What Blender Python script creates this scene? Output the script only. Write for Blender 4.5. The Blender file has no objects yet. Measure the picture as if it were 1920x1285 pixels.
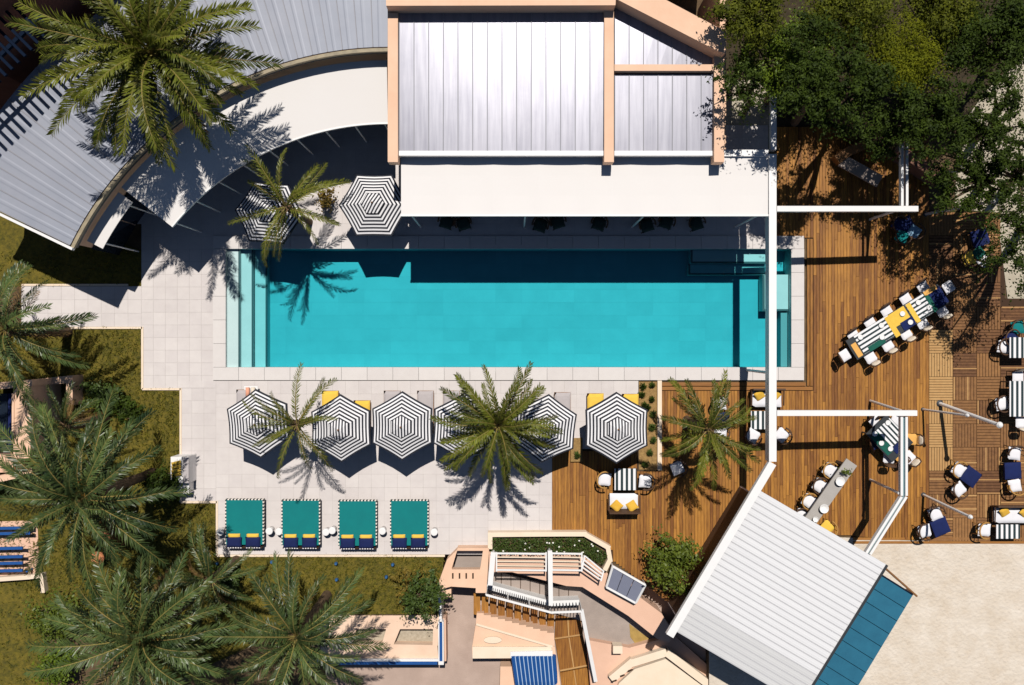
import bpy, math, random
from mathutils import Vector, Matrix, noise as mnoise
random.seed(7)
sc = bpy.context.scene
COL = sc.collection

# ------------------------------------------------------------------ camera, sky, sun, exposure
CAM_H = 37.0          # drone height above the pool terrace
PPM = 42.0            # plan scale used while measuring, photo pixels per metre at terrace level
cam_d = bpy.data.cameras.new('drone_camera')
cam = bpy.data.objects.new('drone_camera', cam_d); COL.objects.link(cam)
cam.location = (0, 0, CAM_H); cam.rotation_euler = (0, 0, 0)
cam_d.sensor_width = 36.0
cam_d.lens = 36.0 * PPM * CAM_H / 1920.0
cam_d.clip_start = 0.5; cam_d.clip_end = 3000
sc.camera = cam

SUN_DIR = Vector((-0.04, -0.5, -1.0)).normalized()
sun_el = math.asin(-SUN_DIR.z)
w = bpy.data.worlds.new('World'); sc.world = w; w.use_nodes = True
nt = w.node_tree
bg = nt.nodes['Background']
sky = nt.nodes.new('ShaderNodeTexSky'); sky.sky_type = 'NISHITA'; sky.sun_disc = False
sky.sun_elevation = sun_el; sky.sun_rotation = math.radians(5)
sky.air_density = 0.8; sky.dust_density = 0.2; sky.ozone_density = 1.5
nt.links.new(sky.outputs[0], bg.inputs[0]); bg.inputs[1].default_value = 0.05
sd = bpy.data.lights.new('sun', 'SUN'); sd.energy = 5.0; sd.angle = math.radians(0.5); sd.color = (1.0, 0.95, 0.88)
so = bpy.data.objects.new('sun', sd); COL.objects.link(so)
so.rotation_euler = SUN_DIR.to_track_quat('-Z', 'Y').to_euler(); so.location = (2, 25, 50)
vs = sc.view_settings
vs.view_transform = 'Standard'; vs.look = 'None'; vs.gamma = 1.0; vs.use_curve_mapping = False; vs.exposure = -0.2
sc.cycles.use_denoising = True
sc.cycles.max_bounces = 6; sc.cycles.diffuse_bounces = 1; sc.cycles.glossy_bounces = 2; sc.cycles.transparent_max_bounces = 12
sc.cycles.caustics_reflective = False; sc.cycles.caustics_refractive = False

# ------------------------------------------------------------------ helpers
def G(px, py, h=0.0):
    k = (CAM_H - h) / CAM_H / PPM
    return Vector(((px - 960) * k, (642.5 - py) * k, h))
def G2(px, py, h=0.0):
    p = G(px, py, h); return (p.x, p.y)
def face(px, py, tx, ty):
    return math.atan2(-(ty - py), tx - px)
def srgb(r, g, b):
    def f(c):
        c /= 255.0
        return c / 12.92 if c <= 0.04045 else ((c + 0.055) / 1.055) ** 2.4
    return (f(r), f(g), f(b))

MATS = {}
def mat(name, col, rough=0.7, metal=0.0, col2=None, var=0.0, nscale=3.0, namt=0.0, stretch=(1, 1, 1), bump=0.0, bscale=None,
        local=False, transl=0.0, spec=0.4, dirt=0.0, dcol=None, dscale=0.35):
    if name in MATS: return MATS[name]
    m = bpy.data.materials.new(name); m.use_nodes = True; MATS[name] = m
    n = m.node_tree.nodes; l = m.node_tree.links
    b = n['Principled BSDF']
    b.inputs['Roughness'].default_value = rough; b.inputs['Metallic'].default_value = metal
    b.inputs['Specular IOR Level'].default_value = spec
    if col2 is None: col2 = tuple(c * 0.6 for c in col)
    if local:
        tc = n.new('ShaderNodeTexCoord'); src = tc.outputs['Object']
    else:
        ge = n.new('ShaderNodeNewGeometry'); src = ge.outputs['Position']
    mp = n.new('ShaderNodeMapping'); mp.inputs['Scale'].default_value = stretch
    l.new(src, mp.inputs[0])
    col_out = None
    if var > 0 or namt > 0:
        nz = n.new('ShaderNodeTexNoise'); nz.inputs['Scale'].default_value = nscale; nz.inputs['Detail'].default_value = 5
        nz.inputs['Roughness'].default_value = 0.62
        l.new(mp.outputs[0], nz.inputs['Vector'])
        mr = n.new('ShaderNodeMapRange'); mr.inputs[1].default_value = 0.3; mr.inputs[2].default_value = 0.7
        mr.inputs[3].default_value = 0; mr.inputs[4].default_value = namt
        l.new(nz.outputs['Fac'], mr.inputs[0])
        oi = n.new('ShaderNodeObjectInfo')
        mu = n.new('ShaderNodeMath'); mu.operation = 'MULTIPLY_ADD'; mu.inputs[1].default_value = var; mu.use_clamp = True
        l.new(oi.outputs['Random'], mu.inputs[0]); l.new(mr.outputs[0], mu.inputs[2])
        mx = n.new('ShaderNodeMix'); mx.data_type = 'RGBA'
        mx.inputs[6].default_value = (*col, 1); mx.inputs[7].default_value = (*col2, 1)
        l.new(mu.outputs[0], mx.inputs[0]); col_out = mx.outputs[2]
    if dirt > 0:
        nz2 = n.new('ShaderNodeTexNoise'); nz2.inputs['Scale'].default_value = dscale; nz2.inputs['Detail'].default_value = 7
        nz2.inputs['Roughness'].default_value = 0.7
        l.new(src, nz2.inputs['Vector'])
        mr2 = n.new('ShaderNodeMapRange'); mr2.inputs[1].default_value = 0.42; mr2.inputs[2].default_value = 0.75
        mr2.inputs[3].default_value = 0; mr2.inputs[4].default_value = dirt
        l.new(nz2.outputs['Fac'], mr2.inputs[0])
        mx2 = n.new('ShaderNodeMix'); mx2.data_type = 'RGBA'
        if col_out is None: mx2.inputs[6].default_value = (*col, 1)
        else: l.new(col_out, mx2.inputs[6])
        mx2.inputs[7].default_value = (*(dcol or tuple(c * 0.5 for c in col)), 1)
        l.new(mr2.outputs[0], mx2.inputs[0]); col_out = mx2.outputs[2]
    if col_out is not None: l.new(col_out, b.inputs['Base Color'])
    else: b.inputs['Base Color'].default_value = (*col, 1)
    if bump > 0:
        nb = n.new('ShaderNodeTexNoise'); nb.inputs['Scale'].default_value = bscale or nscale * 3; nb.inputs['Detail'].default_value = 4
        l.new(mp.outputs[0], nb.inputs['Vector'])
        bp = n.new('ShaderNodeBump'); bp.inputs['Strength'].default_value = bump; bp.inputs['Distance'].default_value = 0.05
        l.new(nb.outputs['Fac'], bp.inputs['Height']); l.new(bp.outputs[0], b.inputs['Normal'])
    if transl > 0:
        tr = n.new('ShaderNodeBsdfTranslucent')
        if col_out is not None: l.new(col_out, tr.inputs[0])
        else: tr.inputs[0].default_value = (*col, 1)
        ms = n.new('ShaderNodeMixShader'); ms.inputs[0].default_value = transl
        l.new(b.outputs[0], ms.inputs[1]); l.new(tr.outputs[0], ms.inputs[2])
        l.new(ms.outputs[0], n['Material Output'].inputs[0])
    return m
def stripe_mat(name, ca, cb, period, axis=0, duty=0.5, rough=0.8):
    if name in MATS: return MATS[name]
    m = bpy.data.materials.new(name); m.use_nodes = True; MATS[name] = m
    n = m.node_tree.nodes; l = m.node_tree.links; b = n['Principled BSDF']; b.inputs['Roughness'].default_value = rough
    tc = n.new('ShaderNodeTexCoord'); sp = n.new('ShaderNodeSeparateXYZ'); l.new(tc.outputs['Object'], sp.inputs[0])
    d = n.new('ShaderNodeMath'); d.operation = 'DIVIDE'; d.inputs[1].default_value = period; l.new(sp.outputs[axis], d.inputs[0])
    f = n.new('ShaderNodeMath'); f.operation = 'FRACT'; l.new(d.outputs[0], f.inputs[0])
    g = n.new('ShaderNodeMath'); g.operation = 'GREATER_THAN'; g.inputs[1].default_value = duty; l.new(f.outputs[0], g.inputs[0])
    mx = n.new('ShaderNodeMix'); mx.data_type = 'RGBA'; mx.inputs[6].default_value = (*ca, 1); mx.inputs[7].default_value = (*cb, 1)
    l.new(g.outputs[0], mx.inputs[0]); l.new(mx.outputs[2], b.inputs['Base Color'])
    return m

class MB:
    """collects shapes; obj() links them as one mesh object"""
    def __init__(s): s.v = []; s.f = []; s.m = []
    def add(s, vs_, fs, mi=0):
        o = len(s.v); s.v += [tuple(p) for p in vs_]
        s.f += [tuple(i + o for i in f) for f in fs]; s.m += [mi] * len(fs); return s
    def box(s, c, size, rz=0.0, mi=0, ry=0.0, rx=0.0):
        M = Matrix.Translation(Vector(c)) @ Matrix.Rotation(rz, 4, 'Z') @ Matrix.Rotation(ry, 4, 'Y') @ Matrix.Rotation(rx, 4, 'X')
        x, y, z = size[0] / 2, size[1] / 2, size[2] / 2
        vs_ = [M @ Vector(p) for p in ((-x, -y, -z), (x, -y, -z), (x, y, -z), (-x, y, -z), (-x, -y, z), (x, -y, z), (x, y, z), (-x, y, z))]
        return s.add(vs_, [(0, 3, 2, 1), (4, 5, 6, 7), (0, 1, 5, 4), (1, 2, 6, 5), (2, 3, 7, 6), (3, 0, 4, 7)], mi)
    def prism(s, pts, z0, z1, mi=0):
        pts = [(p[0], p[1]) for p in pts]
        a = sum(pts[i][0] * pts[(i + 1) % len(pts)][1] - pts[(i + 1) % len(pts)][0] * pts[i][1] for i in range(len(pts)))
        if a < 0: pts = pts[::-1]
        n = len(pts)
        za = z0 if isinstance(z0, (list, tuple)) else [z0] * n
        zb = z1 if isinstance(z1, (list, tuple)) else [z1] * n
        vs_ = [(p[0], p[1], za[i]) for i, p in enumerate(pts)] + [(p[0], p[1], zb[i]) for i, p in enumerate(pts)]
        fs = [tuple(range(n))[::-1], tuple(range(n, 2 * n))] + [(i, (i + 1) % n, n + (i + 1) % n, n + i) for i in range(n)]
        return s.add(vs_, fs, mi)
    def tube(s, path, r, n=6, mi=0, caps=True):
        path = [Vector(p) for p in path]; k = len(path)
        rr = r if isinstance(r, (list, tuple)) else [r] * k
        vs_ = []; fs = []
        for i, p in enumerate(path):
            d = (path[min(i + 1, k - 1)] - path[max(i - 1, 0)])
            if d.length < 1e-9: d = Vector((0, 0, 1))
            d.normalize()
            up = Vector((0, 0, 1)) if abs(d.z) < 0.95 else Vector((1, 0, 0))
            a = d.cross(up).normalized(); b = a.cross(d)
            for j in range(n):
                t = 2 * math.pi * j / n
                vs_.append(p + (a * math.cos(t) + b * math.sin(t)) * rr[i])
        for i in range(k - 1):
            for j in range(n):
                fs.append((i * n + j, (i + 1) * n + j, (i + 1) * n + (j + 1) % n, i * n + (j + 1) % n))
        if caps:
            fs.append(tuple(range(n))); fs.append(tuple(range((k - 1) * n, k * n))[::-1])
        return s.add(vs_, fs, mi)
    def beam(s, p0, p1, wd, ht, mi=0):
        """rectangular bar, p0 to p1 along its top centre line"""
        p0 = Vector(p0); p1 = Vector(p1); d = (p1 - p0); q = Vector((-d.y, d.x, 0)).normalized() * wd / 2; z = Vector((0, 0, -ht))
        vs_ = [p0 - q + z, p0 + q + z, p1 + q + z, p1 - q + z, p0 - q, p0 + q, p1 + q, p1 - q]
        return s.add(vs_, [(0, 1, 2, 3), (7, 6, 5, 4), (0, 4, 5, 1), (1, 5, 6, 2), (2, 6, 7, 3), (3, 7, 4, 0)], mi)
    def cushion(s, c, size, rz=0.0, mi=0, puff=0.35, tilt=0.0, n=4):
        """soft pillow: rounded plan, domed top and bottom"""
        M = Matrix.Translation(Vector(c)) @ Matrix.Rotation(rz, 4, 'Z') @ Matrix.Rotation(tilt, 4, 'Y')
        N = n * 2; vs_ = []; fs = []
        def sh(u, v):
            e = max(abs(u), abs(v)); f = 1 - puff * 0.12 * (1 - min(abs(u), abs(v)) ** 2) * (e > 0.99)
            return u * f, v * f
        for side in (1, -1):
            for i in range(N + 1):
                for j in range(N + 1):
                    u = -1 + 2 * i / N; v = -1 + 2 * j / N
                    hgt = max(0.0, (1 - abs(u) ** 4) * (1 - abs(v) ** 4)) ** 0.45
                    us, vv = sh(u, v)
                    vs_.append(M @ Vector((us * size[0] / 2, vv * size[1] / 2, side * hgt * size[2] / 2)))
        def idx(k, i, j): return k * (N + 1) ** 2 + i * (N + 1) + j
        for i in range(N):
            for j in range(N):
                fs.append((idx(0, i, j), idx(0, i + 1, j), idx(0, i + 1, j + 1), idx(0, i, j + 1)))
                fs.append((idx(1, i, j), idx(1, i, j + 1), idx(1, i + 1, j + 1), idx(1, i + 1, j)))
        return s.add(vs_, fs, mi)
    def lathe(s, c, prof, n=14, mi=0):
        c = Vector(c); vs_ = []; fs = []
        for r, z in prof:
            for j in range(n):
                t = 2 * math.pi * j / n; vs_.append((c.x + r * math.cos(t), c.y + r * math.sin(t), c.z + z))
        for i in range(len(prof) - 1):
            for j in range(n):
                fs.append((i * n + j, i * n + (j + 1) % n, (i + 1) * n + (j + 1) % n, (i + 1) * n + j))
        fs.append(tuple(range(n))[::-1]); fs.append(tuple(range((len(prof) - 1) * n, len(prof) * n)))
        return s.add(vs_, fs, mi)
    def mesh(s, name, mats, off=None, smooth=False):
        me = bpy.data.meshes.new(name)
        v = s.v if off is None else [(p[0] - off[0], p[1] - off[1], p[2] - off[2]) for p in s.v]
        me.from_pydata(v, [], s.f)
        for m in (mats if isinstance(mats, (list, tuple)) else [mats]): me.materials.append(m)
        me.polygons.foreach_set('material_index', s.m)
        if smooth: me.polygons.foreach_set('use_smooth', [True] * len(me.polygons))
        me.update(); return me
    def obj(s, name, mats, parent=None, world=True, smooth=False):
        """mesh given in world coordinates (world=True) or in the parent's own space"""
        off = tuple(parent.location) if (parent is not None and world) else None
        o = bpy.data.objects.new(name, s.mesh(name, mats, off, smooth)); COL.objects.link(o)
        if parent is not None: o.parent = parent
        return o

def tag(o, label, cat, group=None):
    o['label'] = label; o['category'] = cat
    if group: o['group'] = group
    return o
def thing(name, label, cat, loc=(0, 0, 0), rz=0.0, group=None):
    o = bpy.data.objects.new(name, None); COL.objects.link(o); o.empty_display_size = 0.2
    o.location = loc; o.rotation_euler = (0, 0, rz)
    return tag(o, label, cat, group)
def struct(o): o['kind'] = 'structure'; return o
def inst(name, me, parent, loc, rz=0.0, scale=(1, 1, 1), rot=None):
    o = bpy.data.objects.new(name, me); COL.objects.link(o); o.parent = parent
    o.location = loc; o.rotation_euler = rot if rot is not None else (0, 0, rz); o.scale = scale
    return o
def copy_tree(root, loc, rz, label, group=None):
    r = root.copy(); COL.objects.link(r); r.location = loc; r.rotation_euler = (0, 0, rz); r['label'] = label
    if group: r['group'] = group
    for ch in list(root.children):
        c = ch.copy(); COL.objects.link(c); c.parent = r
        for g in list(ch.children):
            d = g.copy(); COL.objects.link(d); d.parent = c
    return r

# ------------------------------------------------------------------ materials
PAVE = mat('pale_paving_stone', (0.69, 0.64, 0.615), 0.8, col2=(0.60, 0.55, 0.535), var=0.5, nscale=2.2, namt=0.55, bump=0.1, bscale=30, dirt=0.25, dcol=(0.40, 0.35, 0.34))
COPE = mat('coping_stone', (0.69, 0.65, 0.625), 0.75, col2=(0.62, 0.575, 0.555), var=0.5, nscale=3, namt=0.5, bump=0.08, bscale=30)
JOINT = mat('paving_bed_mortar', (0.58, 0.535, 0.51), 0.9, nscale=5, namt=0.5)
PLANK = mat('oiled_deck_wood', (0.56, 0.255, 0.040), 0.6, col2=(0.175, 0.062, 0.011), var=0.68, nscale=2.6, namt=0.68, stretch=(9, 0.5, 1), bump=0.25, bscale=6, dirt=0.35, dcol=(0.16, 0.06, 0.014), dscale=0.6)
PLANKH = mat('oiled_border_wood', (0.46, 0.205, 0.038), 0.6, col2=(0.22, 0.085, 0.018), var=0.6, nscale=2.6, namt=0.5, stretch=(0.5, 9, 1), bump=0.2, bscale=6)
PARQ = mat('weathered_deck_tile', (0.34, 0.165, 0.055), 0.75, col2=(0.130, 0.056, 0.022), var=0.75, nscale=5, namt=0.5, stretch=(1, 1, 1), bump=0.2)
PARQL = mat('pale_deck_slat', (0.54, 0.33, 0.13), 0.7, col2=(0.40, 0.21, 0.075), var=0.5, nscale=5, namt=0.5)
DARKBASE = mat('deck_joist_shadow_gap', (0.05, 0.025, 0.012), 0.9)
SOIL = mat('dry_soil', (0.16, 0.105, 0.055), 0.95, col2=(0.075, 0.048, 0.025), nscale=1.6, namt=1.0, bump=0.5, bscale=9)
SAND = mat('pale_sand', (0.72, 0.645, 0.555), 0.95, col2=(0.61, 0.53, 0.435), nscale=1.1, namt=0.9, bump=1.0, bscale=7, dirt=0.6, dcol=(0.50, 0.39, 0.27), dscale=0.9)
LAWN = mat('dry_lawn', (0.160, 0.126, 0.013), 0.95, col2=(0.036, 0.040, 0.007), nscale=5.5, namt=1.0, bump=0.9, bscale=22, dirt=0.6, dcol=(0.26, 0.185, 0.025), dscale=1.2)
GRASS = mat('grass_blades', (0.27, 0.225, 0.022), 0.8, col2=(0.050, 0.066, 0.009), nscale=3.5, namt=1.0, transl=0.25)
PEACH = mat('peach_render', (0.83, 0.555, 0.39), 0.85, col2=(0.76, 0.48, 0.325), nscale=1.2, namt=0.7, bump=0.15, bscale=40, dirt=0.25, dcol=(0.58, 0.33, 0.20), dscale=0.7)
CREAM = mat('cream_render', (0.84, 0.70, 0.545), 0.85, col2=(0.78, 0.61, 0.45), nscale=1.4, namt=0.7, bump=0.1, bscale=40)
PEACHC = mat('peach_cream_render', (0.84, 0.61, 0.455), 0.85, col2=(0.76, 0.53, 0.38), nscale=1.4, namt=0.8, bump=0.1, bscale=40, dirt=0.3, dcol=(0.58, 0.38, 0.26))
SALMON = mat('salmon_terrace_paint', (0.78, 0.50, 0.365), 0.85, col2=(0.70, 0.44, 0.315), nscale=1.0, namt=0.8, bump=0.1, bscale=30, dirt=0.3, dcol=(0.50, 0.30, 0.20))
CONC = mat('grey_concrete', (0.42, 0.345, 0.30), 0.9, col2=(0.33, 0.27, 0.235), nscale=1.5, namt=1.0, bump=0.2, bscale=20, dirt=0.4, dcol=(0.25, 0.20, 0.17))
METAL = mat('silver_roof_sheet', (0.30, 0.30, 0.345), 0.37, metal=0.34, col2=(0.20, 0.20, 0.24), var=0.45, nscale=1.0, namt=0.9, stretch=(6, 0.35, 1), dirt=0.3, dcol=(0.36, 0.35, 0.39))
METALC = mat('silver_curved_roof_sheet', (0.30, 0.32, 0.375), 0.55, metal=0.12, col2=(0.245, 0.262, 0.315), var=0.4, nscale=0.8, namt=0.6, dirt=0.3, dcol=(0.40, 0.39, 0.43))
WHITEROOF = mat('white_roof_sheet', (0.72, 0.72, 0.73), 0.6, col2=(0.66, 0.66, 0.675), var=0.4, nscale=1.5, namt=0.4, spec=0.3)
GREYROOF = mat('light_grey_roof_sheet', (0.60, 0.60, 0.60), 0.5, col2=(0.55, 0.55, 0.555), var=0.4, nscale=1.5, namt=0.4)
WHITE = mat('white_painted_steel', (0.82, 0.81, 0.80), 0.4, col2=(0.74, 0.73, 0.72), nscale=3, namt=0.4)
CANVAS = mat('white_awning_canvas', (0.76, 0.73, 0.71), 0.9, col2=(0.75, 0.715, 0.69), nscale=0.7, namt=0.6, bump=0.05, bscale=5)
GUTTER = mat('ochre_gutter', (0.40, 0.33, 0.21), 0.6, col2=(0.20, 0.17, 0.12), nscale=4, namt=0.8)
DARKMET = mat('dark_steel', (0.03, 0.035, 0.04), 0.5)
NAVYMET = mat('navy_steel', (0.008, 0.014, 0.03), 0.95, spec=0.0)
BLUEROOF = mat('petrol_blue_sheet', (0.030, 0.170, 0.265), 0.5, col2=(0.022, 0.125, 0.205), var=0.5, nscale=2, namt=0.6)
TEALPAD = mat('teal_mattress_fabric', (0.000, 0.190, 0.190), 0.9, col2=(0.0, 0.160, 0.165), nscale=2, namt=0.7, bump=0.15, bscale=60)
YELLOW = mat('yellow_fabric', (0.84, 0.56, 0.085), 0.9, col2=(0.74, 0.46, 0.06), nscale=5, namt=0.6, var=0.3)
MUSTARD = mat('mustard_cushion_fabric', (0.76, 0.46, 0.06), 0.9, col2=(0.62, 0.34, 0.035), nscale=5, namt=0.6, var=0.3)
ORANGE = mat('apricot_cloth', (0.78, 0.42, 0.11), 0.9, col2=(0.70, 0.36, 0.09), nscale=5, namt=0.6)
NAVY = mat('navy_fabric', (0.005, 0.015, 0.095), 0.9, col2=(0.004, 0.010, 0.06), nscale=5, namt=0.6, var=0.3)
GREENF = mat('bottle_green_cloth', (0.008, 0.105, 0.075), 0.9, col2=(0.006, 0.08, 0.06), nscale=5, namt=0.6)
CUSHW = mat('white_cushion_fabric', (0.80, 0.79, 0.82), 0.95, col2=(0.72, 0.71, 0.74), nscale=6, namt=0.5, var=0.2)
CUSHC = mat('cream_cushion_fabric', (0.76, 0.66, 0.53), 0.95, col2=(0.68, 0.58, 0.46), nscale=6, namt=0.5)
GREYPAD = mat('grey_lounger_mattress', (0.47, 0.43, 0.43), 0.95, col2=(0.41, 0.37, 0.37), nscale=6, namt=0.5)
RATTAN = mat('honey_rattan', (0.50, 0.27, 0.070), 0.7, col2=(0.34, 0.17, 0.04), nscale=20, namt=0.8, var=0.2)
DRATTAN = mat('dark_brown_rattan', (0.10, 0.05, 0.025), 0.7, col2=(0.06, 0.03, 0.015), nscale=20, namt=0.8)
WOODF = mat('teak_furniture_wood', (0.30, 0.14, 0.05), 0.6, col2=(0.2, 0.09, 0.03), nscale=8, namt=0.7)
POOLT = mat('pool_tile', (0.78, 0.80, 0.79), 0.6, col2=(0.62, 0.66, 0.66), var=0.45, nscale=1.2, namt=0.5, dirt=0.35, dcol=(0.55, 0.60, 0.60))
NOSE = mat('dark_step_nosing_tile', (0.03, 0.09, 0.10), 0.5)
POOLG = mat('pool_grout', (0.66, 0.69, 0.69), 0.8)
STRIPE_W = mat('white_stripe_canvas', (0.80, 0.79, 0.80), 0.9)
STRIPE_B = mat('black_stripe_canvas', (0.022, 0.024, 0.034), 0.9)
CAPSTR = stripe_mat('striped_cap_canvas', (0.80, 0.79, 0.80), (0.022, 0.024, 0.034), 0.125, 1, 0.5)
TABSTR = stripe_mat('striped_table_top', (0.80, 0.79, 0.80), (0.012, 0.03, 0.035), 0.22, 1, 0.5)
EDGESTR = stripe_mat('striped_edge_trim', (0.80, 0.74, 0.66), (0.015, 0.02, 0.03), 0.15, 1, 0.5)
EDGESTRX = stripe_mat('striped_edge_trim_across', (0.80, 0.74, 0.66), (0.015, 0.02, 0.03), 0.15, 0, 0.5)
GREYTOP = mat('grey_bar_top', (0.40, 0.375, 0.35), 0.6, col2=(0.34, 0.315, 0.29), nscale=3, namt=0.7)
TRUNK = mat('palm_trunk_bark', (0.16, 0.10, 0.055), 0.95, col2=(0.07, 0.045, 0.025), nscale=7, namt=1.0, bump=0.8, bscale=12)
BARK = mat('grey_tree_bark', (0.20, 0.135, 0.085), 0.95, col2=(0.09, 0.06, 0.04), nscale=6, namt=1.0, bump=0.6)
SEAMD = mat('dark_roof_seam', (0.28, 0.28, 0.31), 0.6)
SEAML = mat('light_roof_seam', (0.47, 0.47, 0.485), 0.6)
SOLAR = mat('solar_cell_glass', (0.27, 0.285, 0.37), 0.25, col2=(0.22, 0.235, 0.31), var=0.6, nscale=2, namt=0.5)
TERRA = mat('terracotta', (0.50, 0.19, 0.08), 0.85)
BLUEP = mat('cobalt_blue_paint', (0.012, 0.085, 0.30), 0.5, col2=(0.009, 0.06, 0.22), nscale=4, namt=0.5)
BLUEG = mat('blue_glazed_pot', (0.03, 0.11, 0.26), 0.35)
GLASS = mat('dark_window_glass', (0.012, 0.018, 0.03), 0.1)
LEAFD = mat('dark_green_leaves', (0.062, 0.095, 0.010), 0.6, spec=0.12, col2=(0.012, 0.022, 0.004), nscale=3.2, namt=1.0, var=0.1, transl=0.15)
LEAFL = mat('light_green_leaves', (0.185, 0.255, 0.018), 0.5, spec=0.2, col2=(0.026, 0.055, 0.007), nscale=3.2, namt=1.0, transl=0.15)
LEAFO = mat('olive_leaves', (0.150, 0.165, 0.012), 0.6, spec=0.12, col2=(0.020, 0.030, 0.005), nscale=2.6, namt=1.0, transl=0.15)
LEAFY = mat('lime_needles', (0.25, 0.26, 0.012), 0.7, spec=0.1, col2=(0.085, 0.105, 0.008), nscale=4, namt=1.0, transl=0.35)
LEAFB = mat('fresh_green_shrub_leaves', (0.20, 0.25, 0.025), 0.5, col2=(0.045, 0.075, 0.010), nscale=5, namt=1.0, transl=0.3)
HEDGE = mat('hedge_leaves', (0.085, 0.130, 0.016), 0.6, col2=(0.028, 0.055, 0.009), nscale=6, namt=1.0, transl=0.2)
FLOWER = mat('white_petals', (0.8, 0.78, 0.7), 0.8)
FROND_O = mat('olive_palm_leaflets', (0.215, 0.235, 0.024), 0.42, col2=(0.026, 0.046, 0.007), nscale=1.6, namt=0.7, var=0.6, transl=0.12, dirt=0.3, dcol=(0.30, 0.23, 0.04), dscale=1.6, spec=0.3)
FROND_G = mat('grey_green_palm_leaflets', (0.125, 0.185, 0.052), 0.40, col2=(0.016, 0.036, 0.012), nscale=1.6, namt=0.7, var=0.6, transl=0.12, dirt=0.3, dcol=(0.22, 0.21, 0.055), dscale=1.3, spec=0.4)
FROND_D = mat('dead_palm_leaflets', (0.30, 0.185, 0.075), 0.7, col2=(0.16, 0.09, 0.035), nscale=1.6, namt=0.8, var=0.5, spec=0.1)
RACHIS = mat('palm_rachis', (0.24, 0.22, 0.06), 0.6, col2=(0.30, 0.19, 0.06), var=0.6, nscale=3, namt=0.3)
DATES = mat('orange_fruit_stalks', (0.45, 0.20, 0.03), 0.7)

# ------------------------------------------------------------------ terrain and levels
def rect(x0, y0, x1, y1, h=0.0): return [G2(x0, y0, h), G2(x1, y0, h), G2(x1, y1, h), G2(x0, y1, h)]
POOL = (424, 467, 1483, 689)      # waterline in photo pixels at terrace level
Z0 = -1.6
b = MB(); b.add([(-600, -600, Z0), (600, -600, Z0), (600, 600, Z0), (-600, 600, Z0)], [(0, 1, 2, 3)])
struct(b.obj('ground', SOIL))
b = MB()
for r in ((-4000, -4000, 424, 5000), (1483, -4000, 5500, 5000), (424, -4000, 1483, 467), (424, 689, 1483, 1032),
          (424, 1032, 600, 5000), (600, 1032, 826, 1155), (1330, 1032, 1483, 5000), (1050, 1032, 1330, 1075)):
    b.prism(rect(*r), Z0 - 0.2, -0.07)
struct(b.obj('terrain', SOIL))
# lower court of the villa
b = MB(); b.prism(rect(600, 1032, 1330, 1500), Z0 - 0.1, -1.25)
struct(b.obj('courtyard', mat('courtyard_concrete', (0.50, 0.375, 0.31), 0.9, col2=(0.41, 0.30, 0.245), nscale=1.3, namt=1.0, bump=0.2, bscale=20, dirt=0.45, dcol=(0.33, 0.25, 0.21))))

# sand and lawns
b = MB(); b.prism([G2(1440, 1002), G2(1700, 1014), G2(2700, 1024), G2(2700, 2100), G2(1330, 2100), G2(1330, 1100)], -0.1, -0.03)
struct(b.obj('sand', SAND))
b = MB(); b.prism([G2(1800, 240), G2(1850, 170), G2(1900, 120), G2(2500, -300), G2(2500, 560), G2(1890, 560), G2(1870, 400), G2(1790, 390)], -0.1, -0.03)
b.prism(rect(1361, 150, 1452, 285), -0.1, -0.03)
struct(b.obj('sandy_ground', mat('pale_gravelly_sand', (0.52, 0.46, 0.36), 0.95, col2=(0.38, 0.33, 0.25), nscale=2, namt=1.0, bump=0.4, bscale=14)))
LAWNS = [[(-300, 360), (60, 400), (265, 470), (265, 537), (40, 537), (-300, 537)], [(-200, 614), (264, 614), (264, 728), (336, 728), (336, 941), (404, 941), (404, 1041), (640, 1041), (832, 1041), (826, 1152), (600, 1152), (300, 1290), (-100, 1000), (-200, 900)],
         [(-300, 1088), (78, 1088), (90, 1330), (-300, 1330)]]
b = MB()
for i, p in enumerate(LAWNS): b.prism([G2(*q) for q in p], -0.1, -0.025 + i * 0.004)
struct(b.obj('lawn', LAWN))
def inpoly(x, y, P):
    c = False; n = len(P)
    for i in range(n):
        x1, y1 = P[i]; x2, y2 = P[(i + 1) % n]
        if (y1 > y) != (y2 > y) and x < (x2 - x1) * (y - y1) / (y2 - y1) + x1: c = not c
    return c
b = MB(); rg = random.Random(3); k = 0
while k < 16000:
    P = LAWNS[rg.choice((0, 1, 1, 1, 1, 2))]
    x = rg.uniform(-40, 840); y = rg.uniform(470, 1300)
    if not inpoly(x, y, P): continue
    k += 1; p = G(x, y, -0.03); hgt = rg.uniform(0.05, 0.15) * (1.5 if rg.random() < .1 else 1)
    for q in range(3):
        a = rg.uniform(0, 6.28); wd = rg.uniform(0.012, 0.03); t = rg.uniform(0.03, 0.13)
        dx, dy = math.cos(a), math.sin(a)
        b.add([(p.x - dy * wd, p.y + dx * wd, p.z), (p.x + dy * wd, p.y - dx * wd, p.z), (p.x + dx * t, p.y + dy * t, p.z + hgt)], [(0, 1, 2)])
o = b.obj('grass', GRASS); o['kind'] = 'stuff'; o['label'] = 'short dry yellow green grass on the lawns'; o['category'] = 'grass'

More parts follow.
